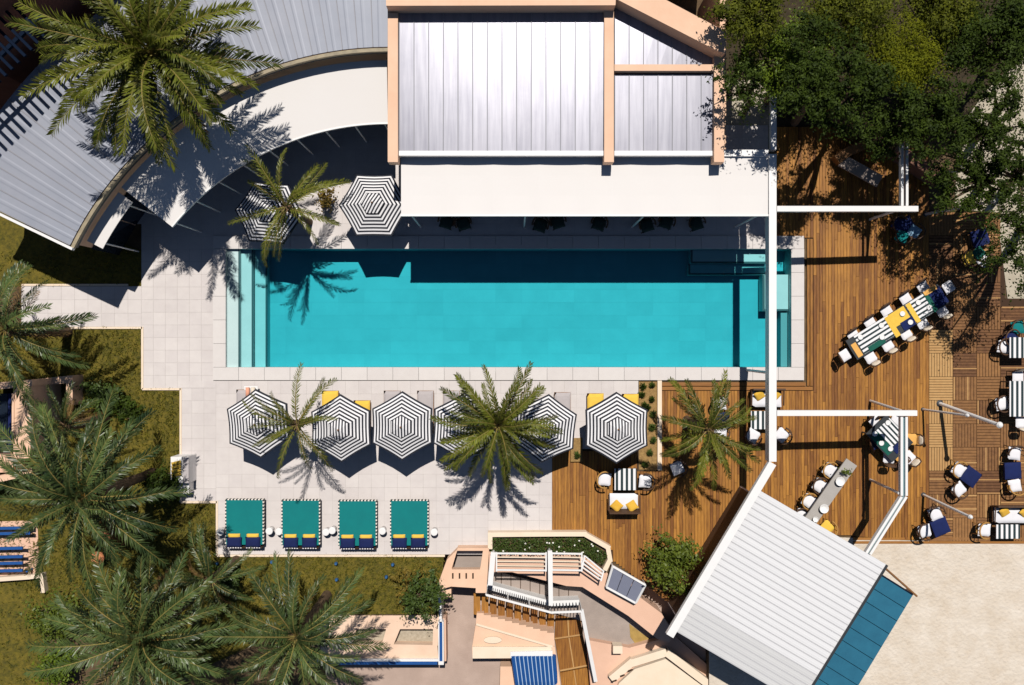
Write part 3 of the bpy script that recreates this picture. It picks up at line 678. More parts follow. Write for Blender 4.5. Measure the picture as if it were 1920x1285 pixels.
b = MB(); b.prism([p_[:2] for p_ in P4], -.06, -.005); b.obj('floor', CONC, bar)
# petrol blue lean-to on the sand side
nB = 10; s0 = (1661, 1086); s1 = (1711, 1117); dl = (-14.6, 24.2)
for i in range(nB):
    A0 = (s0[0] + dl[0] * i, s0[1] + dl[1] * i); A1 = (s1[0] + dl[0] * i, s1[1] + dl[1] * i); B0 = (A0[0] + dl[0] * .96, A0[1] + dl[1] * .96); B1 = (A1[0] + dl[0] * .96, A1[1] + dl[1] * .96)
    A0 = (A0[0] - 14, A0[1] - 9); B0 = (B0[0] - 14, B0[1] - 9)
    m = MB(); p = [G(*A0, 2.75), G(*A1, 2.45), G(*B1, 2.45), G(*B0, 2.75)]
    m.add([*p, *[r_ + Vector((0, 0, -.04)) for r_ in p]], [(3, 2, 1, 0), (4, 5, 6, 7), (0, 1, 5, 4), (1, 2, 6, 5), (2, 3, 7, 6), (3, 0, 4, 7)]); m.obj('awning_panel', BLUEROOF, bar)
for f in (.04, .5, .96):
    b = MB(); b.beam(G(s0[0] + (s1[0] - s0[0]) * f - 14 * (1 - f), s0[1] + (s1[1] - s0[1]) * f - 9 * (1 - f), 2.70 - .3 * f), G(s0[0] + (s1[0] - s0[0]) * f - 14 * (1 - f) + dl[0] * nB, s0[1] + (s1[1] - s0[1]) * f - 9 * (1 - f) + dl[1] * nB, 2.70 - .3 * f), .1, .08); b.obj('awning_rafter', NAVYMET, bar)
for i in range(nB + 1):
    b = MB(); b.beam(G(s0[0] - 14 + dl[0] * (i - .02), s0[1] - 9 + dl[1] * (i - .02), 2.695), G(s1[0] + dl[0] * (i - .02), s1[1] + dl[1] * (i - .02), 2.395), .12, .06); b.obj('awning_rib', NAVYMET, bar)
b = MB(); b.tube([G(1660, 1066, 3.2), G(1719, 1118, 2.3)], .045, 6); b.tube([G(1719, 1118, 2.3), G(1700, 1105, 0)], .03, 6); b.obj('awning_arm', WOODF, bar)

# ------------------------------------------------------------------ villa stepping down at the bottom centre
def C8(x, y): return (800 + x / 4.213, 980 + y / 4.213)      # crop coordinates used while measuring
def pr(pts, z0, z1):
    b = MB(); b.prism([G2(*p, z1) for p in pts], z0, z1); return b
villa = thing('terraced_villa', 'peach rendered villa with roof terraces and wooden stair below the deck', 'building', G(1030, 1140, -1.25))
pl = thing('hedge_planter', 'cream walled planter with clipped green hedge at the deck edge', 'planter', G(1030, 1018, 0))
def wall_line(pts, wd, z0, z1, m_, parent, nm='wall'):
    for i in range(len(pts) - 1):
        p = G(*pts[i], z1) - Vector((0, 0, i * .004)); q = G(*pts[i + 1], z1) - Vector((0, 0, i * .004)); d = (q - p).normalized() * wd * (.5 if i < len(pts) - 2 else 0)
        b = MB(); b.beam(p, q + d, wd, z1 - z0 - i * .003); b.obj(nm, m_, parent)
wall_line([(919, 1030), (919, 1003), (1046, 1002), (1096, 1002), (1140, 1027), (1144, 1050), (1134, 1070)], .20, -1.2, .42, CREAM, pl)
b = pr([(923, 1006), (1093, 1006), (1137, 1030), (1139, 1050), (1130, 1058), (1092, 1036), (923, 1036)], -1.0, .12); b.obj('soil', SOIL, pl)
hb = MB(); rg = random.Random(21); cnt = 0
HP = [(922, 1007), (1092, 1007), (1138, 1036), (1130, 1058), (1095, 1038), (921, 1036)]
while cnt < 3600:
    x = rg.uniform(920, 1140); y = rg.uniform(1005, 1060)
    if not inpoly(x, y, HP): continue
    cnt += 1; p = G(x, y, .12); z = .12 + abs(rg.gauss(.18, .10)); s = rg.uniform(.03, .06)
    a = Vector((rg.gauss(0, 1), rg.gauss(0, 1), rg.gauss(0, .6))).normalized() * s; c = Vector((rg.gauss(0, 1), rg.gauss(0, 1), rg.gauss(0, .6))).normalized() * s * .7
    o_ = Vector((p.x, p.y, z)); hb.add([o_ - a, o_ + c, o_ + a, o_ - c], [(0, 1, 2, 3)])
hb.obj('hedge', HEDGE, pl)
for i in range(16):
    while True:
        x = rg.uniform(925, 1130); y = rg.uniform(1008, 1050)
        if inpoly(x, y, HP): break
    b = MB(); p = G(x, y, .42); b.lathe(p, [(.015, 0), (.035, .02), (.04, .03), (.015, .04)], 7); b.obj('flower', FLOWER, pl)
# portal block with a sunken court
b = MB(); tz = .55
b.prism([G2(858, 1028, tz), G2(915, 1028, tz), G2(915, 1033, tz), G2(856, 1033, tz)], -1.25, tz)
b.obj('portal_wall', PEACH, villa)
b = pr([(838, 1050), (858, 1030), (847, 1066), (849, 1070), (846, 1100), (824, 1106), (824, 1088)], -1.25, tz - .002); b.obj('portal_wall', PEACH, villa)
b = pr([(906, 1030), (917, 1030), (912, 1112), (892, 1112), (892, 1104), (900, 1068)], -1.25, tz - .004); b.obj('portal_wall', PEACH, villa)
b = pr([(846, 1068), (902, 1068), (893, 1103), (845, 1100)], .2, tz - .006); b.obj('portal_roof', PEACH, villa)
b = pr([(846, 1026), (910, 1026), (905, 1072), (842, 1072)], -1.25, -.35); b.obj('sunken_court_floor', CONC, villa)
for i in range(4):
    x = 849 + i * 12.6; b = MB(); p = G(x, 1080, tz + .01); b.box(p, (.07, .24, .02)); b.obj('slot', DARKBASE, villa)
b = pr([(822, 1108), (846, 1100), (846, 1120), (828, 1120)], -1.25, .1); b.obj('pier', PEACH, villa)
# upper terrace, its white slatted trellis and the pergola beams
UT = [(917, 1033), (1092, 1038), (1132, 1070), (1240, 1150), (1262, 1185), (1255, 1205), (1232, 1198), (1178, 1155), (1092, 1101), (1062, 1099), (960, 1073), (917, 1073)]
b = pr(UT, -1.25, .0); b.obj('upper_terrace', SALMON, villa)
b = pr([(917, 1068), (1040, 1100), (1092, 1098), (1178, 1150), (1234, 1192), (1230, 1220), (1180, 1215), (1100, 1200), (1092, 1165), (912, 1112)], -1.25, -.95); b.obj('lower_terrace', CONC, villa)
for i in range(8):
    x = 940 + i * 18; y = 1080 + i * 4.6
    b = MB(); p = G(x, y + 14, -.94); b.box(p, (.03, .95, .012)); b.obj('slab_joint', DARKBASE, villa)
trl = thing('white_slatted_trellis', 'white slatted trellis frame over the salmon terrace below the hedge', 'trellis', G(1030, 1052, 0))
def zbar(p, q, h, wd, ht, nm, par, m_=WHITE):
    b = MB(); b.beam(G(*p, h), G(*q, h), wd, ht); return b.obj(nm, m_, par)
for (xa, xb) in ((931, 1024), (1035, 1091)):
    for j, y in enumerate((1038, 1045, 1053, 1061, 1069)):
        zbar((xa, y), (xb, y + 1), .95, .07 if j in (0, 4) else .045, .06, 'slat', trl, WHITE if j in (0, 4) else CREAM)
    for xx in (xa, xb): zbar((xx, 1036), (xx, 1072), .955, .06, .08, 'rail', trl)
for j in range(4): zbar((1097 + j * -1.5, 1043 + j * 7), (1131 - j * 1.5, 1071 + j * 5.5), .95, .05, .06, 'slat', trl)
zbar((1096, 1042), (1092, 1066), .96, .06, .08, 'rail', trl); zbar((1132, 1070), (1127, 1090), .96, .06, .08, 'rail', trl)
zbar((1031, 1033), (1033, 1136), 1.0, .19, .14, 'beam', trl); zbar((925, 1036), (919, 1098), 1.0, .22, .14, 'beam', trl)
for q in ((1031, 1036), (1033, 1134), (925, 1038), (919, 1096)):
    p = G(*q, .86); b = MB(); b.tube([(p.x, p.y, -.95), (p.x, p.y, .86)], .05, 6); b.obj('post', WHITE, trl)
# white railing along the wooden stair
rl = thing('white_stair_railing', 'white balustrade railing along the top of the wooden stair', 'railing', G(1000, 1120, -.95))
RP = [(913, 1100), (1031, 1132), (1086, 1130)]
for i in range(2):
    p = G(*RP[i], -.3); q = G(*RP[i + 1], -.3)
    b = MB(); b.beam(p, q, .24, .9); b.obj('kerb_wall', WHITE, rl)
    p1 = p + Vector((0, 0, 1.25)); q1 = q + Vector((0, 0, 1.25)); b = MB(); b.beam(p1, q1, .09, .06); b.obj('handrail', WHITE, rl)
    nbal = 30 if i == 0 else 9
    for j in range(nbal + 1):
        c = p.lerp(q, j / nbal); b = MB(); b.tube([c, c + Vector((0, 0, 1.2))], .018 if j % 10 else .035, 5); b.obj('baluster', WHITE if j % 10 == 0 else DARKMET, rl)
p = G(1087, 1130, -.35); q = G(1113, 1262, -1.0); b = MB(); b.beam(p + Vector((0, 0, 1.0)), q + Vector((0, 0, 1.0)), .16, .12); b.obj('handrail', WHITE, rl)
for f in (0, .33, .66, 1): c = p.lerp(q, f); b = MB(); b.tube([c - Vector((0, 0, .6)), c + Vector((0, 0, .95))], .03, 6); b.obj('post', WHITE, rl)
# wooden stair flights
st = thing('wooden_stair', 'brown timber stair running down beside the peach block', 'stair', G(980, 1150, -1.25))
for i in range(11):
    xa = 888 + i * 15.4; ya = 1113 + i * 4.2; yb_ = 1152 + i * 3.9
    z = -.30 - i * .07
    b = MB(); b.prism([G2(xa, ya, z), G2(xa + 12.2, ya + 3.4, z), G2(xa + 12.2, yb_ + 3.2, z), G2(xa, yb_, z)], z - .10, z)
    b.obj('tread', PLANK, st)
for i, (pts, z) in enumerate((([(1042, 1158), (1087, 1152), (1093, 1190), (1040, 1198)], -1.02), ([(1041, 1200), (1093, 1192), (1102, 1248), (1050, 1258)], -1.08), ([(1050, 1262), (1102, 1252), (1112, 1310), (1058, 1320)], -1.14))):
    b = pr(pts, -1.25, z); b.obj('landing', PLANK, st)
    e0 = G(*pts[3], z + .03); e1 = G(*pts[2], z + .03); b = MB(); b.beam(e0, e1, .07, .04); b.obj('nosing', PARQL, st)
    mid0 = ((pts[0][0] + pts[1][0]) / 2, (pts[0][1] + pts[1][1]) / 2); mid1 = ((pts[2][0] + pts[3][0]) / 2, (pts[2][1] + pts[3][1]) / 2)
    b = MB(); b.beam(G(*mid0, z + .012), G(*mid1, z + .012), .05, .02); b.obj('joint', PARQL, st)
# stepped wall and roof of the lower block
saw = [(894, 1150)]
for i in range(11):
    x = 894 + (i + 1) * 13.2; y = 1150 + i * 3.7; saw += [(x, y), (x, y + 3.7)]
b = pr(saw + [(1040, 1212), (892, 1170)], -1.25, -.05); b.obj('stepped_wall', PEACH, villa)
b = pr([(892, 1170), (1040, 1212), (1056, 1320), (1046, 1320), (1034, 1232), (886, 1234), (885, 1215)], -1.25, -.12); b.obj('lower_roof', PEACH, villa)
b = MB(); b.beam(G(893, 1171, -.04), G(1036, 1213, -.04), .09, .1); b.obj('roof_kerb', CREAM, villa)
b = pr([(886, 1213), (1034, 1213), (1034, 1234), (886, 1235)], -.4, -.02); b.obj('cornice', CREAM, villa)
b = MB(); p = G(924, 1199, -.11); b.prism([(p.x + .40 * math.cos(a_), p.y + .15 * math.sin(a_)) for a_ in [k_ * math.pi / 9 for k_ in range(18)]], p.z, p.z + .1); dm = b.obj('roof_dome', CREAM, villa); 
b = pr([(938, 1250), (975, 1250), (990, 1330), (936, 1330)], -1.25, -.55); b.obj('porch_roof', PEACH, villa)
# blue louvred awning
aw = thing('blue_louvred_awning', 'cobalt blue louvred awning at the bottom edge of the villa', 'awning', G(1000, 1255, -.4))
for i in range(11):
    f = i / 10; t0 = (962 + 76 * f, 1229); t1 = (975 + 70 * f, 1320)
    p = G(*t0, -.0); q = G(*t1, -.55)
    b = MB(); b.tube([p, p.lerp(q, .5) + Vector((0, 0, .1)), q], .105, 8); b.obj('louvre', BLUEP, aw)
    if i < 10: b = MB(); b.tube([p + Vector((.09, 0, .06)), p.lerp(q, .5) + Vector((.085, 0, .16)), q + Vector((.08, 0, .06))], .03, 6); b.obj('louvre_highlight', mat('painted_louvre_highlight', (.42, .55, .72), .4), aw)  # pale tubes stand in for the highlights between the louvres
b = MB(); b.beam(G(957, 1228, .06), G(1036, 1226, .06), .26, .1); b.obj('head_rail', WHITE, aw)
# right hand salmon roof terrace, box and ridge walls
b = pr([(1100, 1200), (1180, 1215), (1234, 1200), (1262, 1190), (1330, 1250), (1420, 1320), (1110, 1320)], -1.25, -.55); b.obj('side_terrace', SALMON, villa)
b = pr([(1180, 1170), (1222, 1202), (1195, 1212), (1182, 1195)], -1.2, -.93); b.obj('yellow_court', mat('ochre_floor', (.46, .30, .09), .9, nscale=3, namt=.8), villa)
b = MB(); p = G(1157, 1215, -.3); b.box(p, (.42, .34, .5)); rb = b.obj('roof_box', CREAM, villa)
wall_line([(1146, 1275), (1182, 1245), (1250, 1224)], .34, -1.2, -.2, CREAM, villa, 'ridge_wall')
wall_line([(1250, 1224), (1330, 1285), (1390, 1330)], .34, -1.2, -.19, CREAM, villa, 'ridge_wall')
b = pr([(1160, 1282), (1190, 1255), (1248, 1236), (1315, 1285), (1370, 1330), (1150, 1330)], -1.2, -.35); b.obj('bay_roof', CREAM, villa)
for i in range(3):
    p = G(1152 + i * 15, 1277 - i * 10, -.18); b = MB(); b.box(p, (.22, .06, .03), .35); b.obj('slot', DARKBASE, villa)
b = pr([(1250, 1186), (1285, 1150), (1330, 1130), (1420, 1300), (1330, 1285), (1262, 1200)], -1.25, -.70); b.obj('side_passage', SALMON, villa)
# solar panel
sp = thing('solar_panel', 'tilted solar water panel with white frame beside the villa terrace', 'solar panel', G(1172, 1095, 0))
q4 = [G(1137, 1101, .35), G(1149, 1062, .75), G(1210, 1097, .75), G(1192, 1131, .35)]
for i in range(3):
    u0, u1 = i / 3 + .01, (i + 1) / 3 - .01
    P_ = [q4[0].lerp(q4[3], u0), q4[1].lerp(q4[2], u0), q4[1].lerp(q4[2], u1), q4[0].lerp(q4[3], u1)]
    m = MB(); m.add([*P_, *[r_ - Vector((0, 0, .06)) for r_ in P_]], [(3, 2, 1, 0), (4, 5, 6, 7), (0, 1, 5, 4), (1, 2, 6, 5), (2, 3, 7, 6), (3, 0, 4, 7)]); m.obj('cell_panel', SOLAR, sp)
for i in range(4):
    b = MB(); b.beam(q4[i] + Vector((0, 0, .03)), q4[(i + 1) % 4] + Vector((0, 0, .03)), .09, .1); b.obj('frame', WHITE, sp)
    b = MB(); b.tube([q4[i] - Vector((0, 0, .05)), Vector((q4[i].x, q4[i].y, -.05))], .03, 5); b.obj('leg', WHITE, sp)

# ------------------------------------------------------------------ planter beds and blue capped walls (bottom left of the villa)
bed = thing('peach_planter_wall', 'peach terrace wall with two sunken beds above the blue trim', 'wall', G(720, 1195, -1.25))
b = pr([(560, 1155), (826, 1150), (818, 1180), (560, 1180)], -1.25, -.10); b.obj('top_ledge', PEACHC, bed)
b = pr([(560, 1207), (665, 1207), (820, 1210), (822, 1236), (560, 1238)], -1.25, -.10); b.obj('front_ledge', PEACHC, bed)
b = pr([(724, 1180), (750, 1180), (738, 1209), (716, 1209)], -1.25, -.102); b.obj('divider', PEACHC, bed)
b = pr([(600, 1180), (668, 1180), (662, 1208), (590, 1208)], -1.25, -.104); b.obj('divider', PEACHC, bed)
b = pr([(812, 1180), (822, 1180), (821, 1211), (811, 1211)], -1.25, -.106); b.obj('divider', PEACHC, bed)
b = pr([(600, 1178), (820, 1178), (820, 1212), (600, 1212)], -1.25, -.55); b.obj('bed_floor', mat('pale_gravel_bed', (.50, .43, .33), .95, col2=(.36, .30, .22), nscale=8, namt=1, bump=.4), bed)
bw = thing('blue_trim_wall', 'low wall with white cap and cobalt blue trim around the planter', 'wall', G(760, 1240, -1.25))
for (p, q, wd, m_, dz) in (((560, 1238.5), (822, 1238.5), .10, WHITE, .05), ((560, 1243), (820, 1243), .17, BLUEP, .03), ((826.5, 1166), (827, 1247), .24, WHITE, .05), ((826.5, 1168), (826.8, 1240), .13, BLUEP, .08)):
    b = MB(); b.beam(G(*p, dz), G(*q, dz), wd, 1.3 + dz); b.obj('cap' if m_ is WHITE else 'blue_band', m_, bw)
b = MB(); b.beam(G(824, 1112, .05), G(826, 1168, .05), .12, 1.3); b.obj('cap', WHITE, bw)
b = MB(); b.beam(G(833, 1160, -.3), G(834, 1240, -.3), .14, .95); b.obj('base', SALMON, bw)

# ------------------------------------------------------------------ garden room and blue bench at the left edge
gr = thing('garden_room', 'peach garden room with navy shuttered opening at the left edge', 'building', G(50, 780, 0))
gz = 2.4
for pts, z0, z1 in (([(-60, 722), (60, 712), (60, 724), (-60, 736)], -.07, gz), ([(60, 712), (136, 704), (136, 718), (60, 724)], -.07, .9), ([(25, 724), (57, 724), (57, 860), (25, 860)], -.07, gz - .02), ([(124, 718), (136, 718), (136, 760), (124, 760)], -.07, .88), ([(-60, 905), (10, 890), (60, 880), (60, 890), (10, 902), (-60, 918)], -.07, gz - .6), ([(22, 738), (26, 738), (26, 832), (22, 832)], 0, gz + .02)):
    b = MB(); b.prism([G2(*p, z1) for p in pts], z0, z1); b.obj('wall', PEACH, gr)
b = pr([(-60, 738), (14, 738), (14, 845), (-60, 845)], -.05, 1.3); b.obj('glazing', GLASS, gr)
b = pr([(15, 738), (21, 738), (21, 845), (15, 845)], -.05, 1.5); b.obj('shutter', NAVY, gr)
b = pr([(-60, 848), (24, 848), (24, 885), (-60, 890)], -.05, .9); b.obj('terrace', SALMON, gr)
bn = thing('blue_slatted_bench', 'cobalt blue slatted daybed frame under the palm at the left edge', 'bench', G(20, 1035, 0))
for y in (992, 1002, 1030, 1046, 1058, 1072):
    zbar((-40, y), (56 if y < 1010 else 42, y - 2), .5, .12, .08, 'slat', bn, BLUEP)
for q in ((50, 994), (50, 1072), (-30, 994), (-30, 1072)):
    p = G(*q, .42); b = MB(); b.tube([(p.x, p.y, -.04), (p.x, p.y, .42)], .05, 6); b.obj('leg', BLUEP, bn)
b = pr([(-60, 980), (70, 976), (74, 1082), (-60, 1086)], -.05, .0); tr_ = b.obj('patio', SALMON); struct(tr_)
lw = thing('low_cream_wall', 'low cream garden wall between the blue bench and lower lawn', 'wall', G(20, 1085, 0))
wall_line([(-60, 1091), (52, 1083), (76, 1080), (80, 1112)], .18, -.07, .3, CREAM, lw)

# ------------------------------------------------------------------ structures in the tree shade at the upper right
sw = thing('diagonal_shade_wall', 'dark brown low wall running diagonally under the trees', 'wall', G(1650, 260, 0))
wall_line([(1530, 175), (1600, 220), (1680, 275), (1768, 335)], .45, -.07, .9, mat('brown_render', (.22, .11, .075), .9, nscale=2, namt=.6), sw)
lp = thing('navy_louvred_canopy', 'dark navy louvred canopy half hidden under the trees', 'canopy', G(1565, 175, 0))
for i in range(9):
    f = i / 8; zbar((1515 + 70 * f, 150 + 45 * f), (1530 + 80 * f, 128 + 52 * f), 2.2, .22, .05, 'louvre', lp, NAVYMET)
zbar((1512, 150), (1592, 203), 2.15, .1, .1, 'rail', lp, NAVYMET); zbar((1530, 126), (1614, 184), 2.15, .1, .1, 'rail', lp, NAVYMET)
for q in ((1514, 150), (1590, 202), (1532, 127), (1612, 183)):
    p = G(*q, 2.1); b = MB(); b.tube([(p.x, p.y, -.06), (p.x, p.y, 2.1)], .05, 6); b.obj('post', NAVYMET, lp)
sb = thing('grey_stone_bench', 'long grey stone bench on the shaded upper deck', 'bench', G(1612, 318, 0))
b = MB(); b.beam(G(1578, 300, .45), G(1650, 340, .45), .55, .12); b.obj('seat', CONC, sb)
for f in (.12, .88): p = G(1578, 300, .33).lerp(G(1650, 340, .33), f); b = MB(); b.box((p.x, p.y, .155), (.35, .4, .35), -.5); b.obj('leg', CONC, sb)
sb2 = thing('dark_timber_planter', 'dark timber trough planter behind the grey stone bench', 'planter', G(1600, 275, 0))
wall_line([(1570, 300), (1590, 285), (1640, 262)], .4, -.04, .5, WOODF, sb2)

# ------------------------------------------------------------------ planting bed next to the parasols
fb = thing('gravel_planting_bed', 'narrow ochre planting bed of round dark tufts beside the last parasol', 'planter', G(1218, 800, 0))
b = pr([(1198, 716), (1233, 716), (1233, 881), (1198, 881)], -.07, -.01); b.obj('gravel', mat('ochre_mulch', (.40, .25, .09), .95, col2=(.22, .13, .05), nscale=9, namt=1, bump=.6), fb)
b = pr([(1233, 714), (1241, 714), (1241, 882), (1233, 882)], -.07, .14); b.obj('kerb', CREAM, fb)
b = pr([(1070, 822), (1092, 822), (1092, 866), (1070, 866)], -.07, .12); bx2 = b.obj('mulch_box', MATS['ochre_mulch']); tag(bx2, 'small square mulch planter between the last two parasols', 'planter')
def tuft(loc, r, h, n, m_, name, label, cat, group, rg, parent=None):
    b = MB()
    for i in range(n):
        a = rg.uniform(0, 6.283); t = rg.random() ** .6; d = Vector((math.cos(a), math.sin(a), 0)); q = Vector((-d.y, d.x, 0)) * rg.uniform(.008, .02) * (1 + r)
        p = Vector((0, 0, 0)); mid = d * r * t * .55 + Vector((0, 0, h * (1.05 - .4 * t))); tip = d * r * t * 1.1 + Vector((0, 0, h * (1.0 - .75 * t)))
        b.add([p - q, p + q, mid + q, mid - q, tip], [(0, 1, 2, 3), (3, 2, 4)])
    o = b.obj(name, m_); o.location = loc; tag(o, label, cat, group); return o
rg = random.Random(5)
TU = [(1205, 724, 'top left'), (1222, 722, 'top right'), (1203, 739, 'second row left'), (1221, 748, 'upper right'), (1207, 758, 'third row left'), (1213, 764, 'by the parasol tip'), (1224, 776, 'right of the parasol'), (1222, 800, 'beside the parasol corner'), (1224, 825, 'below the parasol corner'), (1218, 848, 'near the foot of the bed'), (1208, 870, 'at the foot of the bed')]
for i, (x, y, wh) in enumerate(TU):
    tuft(G(x, y, -.02), rg.uniform(.17, .24), .3, 70, LEAFD if i < 6 else HEDGE, 'tuft_plant', f'round dark tuft plant in the gravel bed, {wh}', 'plant', 'tuft plants in the gravel bed', rg)
tuft(G(1082, 852, .1), .22, .35, 70, HEDGE, 'tuft_plant', 'spiky green plant in the small mulch planter', 'plant', None, rg)

# ------------------------------------------------------------------ palms
def frond_mesh(name, L, el, droop, m_, rg, nl=46, lw=.028, ll=.42, vee=.5):
    b = MB(); pts = []; d = Vector((math.cos(el), 0, math.sin(el))); p = Vector((0, 0, 0)); N = 12; side = rg.uniform(-.12, .12)
    for i in range(N + 1):
        pts.append(p.copy()); f = i / N
        e = el - droop * f ** 1.3; p = p + Vector((math.cos(e), side * f, math.sin(e))) * (L / N)
    b.tube(pts, [.035 * (1 - .85 * i / N) * (L / 4) ** .5 for i in range(N + 1)], 4, 1)
    for i in range(nl):
        f = .10 + .90 * (i + .5) / nl; x = f * N; k = min(int(x), N - 1); t = x - k
        c = pts[k].lerp(pts[k + 1], t); ax = (pts[k + 1] - pts[k]).normalized()
        sd_ = Vector((0, 1, 0)) - ax * ax.y; sd_.normalize(); up_ = ax.cross(sd_)
        if up_.z < 0: up_ = -up_
        ln = ll * (math.sin(math.pi * min(1, f * .93 + .05)) ** .55 * .68 + .38) * rg.uniform(.85, 1.1)
        for s in (-1, 1):
            sw_ = rg.uniform(.55, .95) + .25 * f
            dr = (sd_ * s * math.cos(sw_) + ax * math.sin(sw_) + up_ * vee * rg.uniform(-.1, 1.25)).normalized()
            w_ = ax.cross(dr).cross(dr).normalized() * lw * rg.uniform(.8, 1.2)
            if rg.random() < .5: w_ = (w_ + up_ * lw * .4)
            mid = c + dr * ln * .55; tip = c + dr * ln + Vector((0, 0, -.16 * ln)) * rg.uniform(.3, 1.6)
            b.add([c - w_ * .5, c + w_ * .5, mid + w_, mid - w_, tip], [(0, 1, 2, 3), (3, 2, 4)], 0)
    return b.mesh(name, [m_, RACHIS])
FS = {}
def frond_set(key, L, m_, seed, nl, lw, ll, els):
    rg = random.Random(seed); FS[key] = [[frond_mesh('frond', L, math.radians(e + rg.uniform(-6, 6)), math.radians(dr + rg.uniform(-12, 12)), m_, rg, nl, lw, ll) for _ in range(3)] for e, dr in els]
ELS = [(80, 55), (62, 75), (42, 75), (24, 65), (6, 50)]
frond_set('big', 4.7, FROND_O, 1, 66, .027, .50, ELS)
frond_set('bigg', 4.7, FROND_G, 2, 56, .027, .52, ELS)
frond_set('mid', 3.0, FROND_O, 3, 54, .021, .34, [(78, 60), (58, 85), (36, 80), (16, 70), (-2, 55)])
frond_set('thin', 3.1, FROND_O, 4, 42, .018, .30, [(76, 80), (55, 100), (36, 95), (18, 80), (0, 60)])
frond_set('dead', 3.4, FROND_D, 6, 40, .022, .42, [(-20, 60)])
def palm(px, py, h, key, counts, label, seed, scale=1.0, lean=(0, 0), sector=None, fruit=False, tr=.2):
    rg = random.Random(seed); c = G(px, py, h); base = Vector((c.x + lean[0], c.y + lean[1], -.06))
    t = thing('palm_tree', label, 'palm tree', base, 0, 'date palms in the garden')
    b = MB(); cl = c - base
    path = [Vector((0, 0, 0)) + Vector((cl.x * (i / 8) ** 1.4, cl.y * (i / 8) ** 1.4, cl.z * i / 8)) for i in range(9)]
    b.tube(path, [tr * (1.25 if i == 0 else 1.0 + .07 * (i % 2)) for i in range(8)] + [tr * 1.3], 10); b.obj('trunk', TRUNK, t, world=False)
    b = MB()
    for i in range(26):
        a = i * 2.4; zz = cl.z - .5 + .02 * i; d = Vector((math.cos(a), math.sin(a), 0)); o_ = Vector((cl.x, cl.y, zz)) + d * tr * .8; q = Vector((-d.y, d.x, 0)) * .05
        b.add([o_ - q, o_ + q, o_ + d * .22 + Vector((0, 0, .2))], [(0, 1, 2)])
    b.obj('boots', TRUNK, t, world=False)
    for tier, n_ in enumerate(counts):
        off = rg.uniform(0, 6.28)
        for i in range(n_):
            a = off + 2 * math.pi * (i + rg.uniform(-.42, .42)) / n_
            if rg.random() < .1: continue
            s = scale * rg.uniform(.76, 1.12) * (.72 if tier == 0 else 1)
            o = inst('frond', rg.choice(FS[key][tier]), t, (cl.x + math.cos(a) * .06, cl.y + math.sin(a) * .06, cl.z + .1 - tier * .06), 0, (s, s * rg.uniform(.9, 1.15), s), rot=(rg.uniform(-.35, .35), rg.uniform(-.1, .1), a))
    if key.startswith('big'):
        for i in range(5):
            a = rg.uniform(0, 6.28); s = scale * rg.uniform(.8, 1.1); inst('dead_frond', rg.choice(FS['dead'][0]), t, (cl.x, cl.y, cl.z - .25), 0, (s, s, s), rot=(rg.uniform(-.5, .5), 0, a))
    if fruit:
        for i in range(5):
            a = rg.uniform(0, 6.28); d = Vector((math.cos(a), math.sin(a), 0)); b = MB(); p = Vector((cl.x, cl.y, cl.z))
            b.tube([p, p + d * .4 + Vector((0, 0, .15)), p + d * .7 + Vector((0, 0, -.15))], [.03, .03, .07], 5); b.obj('fruit_stalk', DATES, t, world=False)
    return t
palm(285, 100, 7.4, 'big', (10, 16, 20, 18, 14), 'huge olive green date palm overhanging the curved roof at upper left', 31, .93)
palm(536, 388, 3.5, 'thin', (3, 5, 6, 7, 6), 'slender arching palm over the shaded parasol at the pool corner', 32, .88, (0.1, -.1), tr=.13)
palm(556, 797, 3.6, 'thin', (3, 4, 5, 5, 5), 'slender palm between the first two parasols of the row', 33, .80, tr=.13)
palm(934, 797, 4.1, 'mid', (6, 11, 14, 13, 9), 'dense young palm between the fourth and fifth parasols', 34, .88, tr=.18)
palm(1328, 806, 4.0, 'mid', (4, 6, 8, 9, 6), 'palm growing through the timber deck beside the pergola', 35, .80, tr=.18)
palm(8, 620, 4.6, 'bigg', (5, 7, 9, 9, 7), 'grey green palm cut by the left edge next to the paved path', 36, .68)
palm(155, 935, 6.0, 'bigg', (8, 11, 15, 14, 10), 'large grey green palm beside the left lawn', 37, .82, fruit=True)
palm(268, 1195, 5.6, 'bigg', (7, 11, 14, 13, 10), 'large palm at the bottom left of the picture', 38, .81, fruit=True)
palm(556, 1195, 5.2, 'bigg', (6, 9, 11, 11, 8), 'palm in front of the peach planter wall at the bottom', 39, .70)
palm(120, 800, 3.4, 'bigg', (4, 6, 7, 7, 4), 'smaller palm squeezed beside the garden room', 40, .42)
palm(395, 1090, 3.2, 'bigg', (3, 5, 5, 5, 3), 'young palm on the lawn below the first daybed', 41, .5)

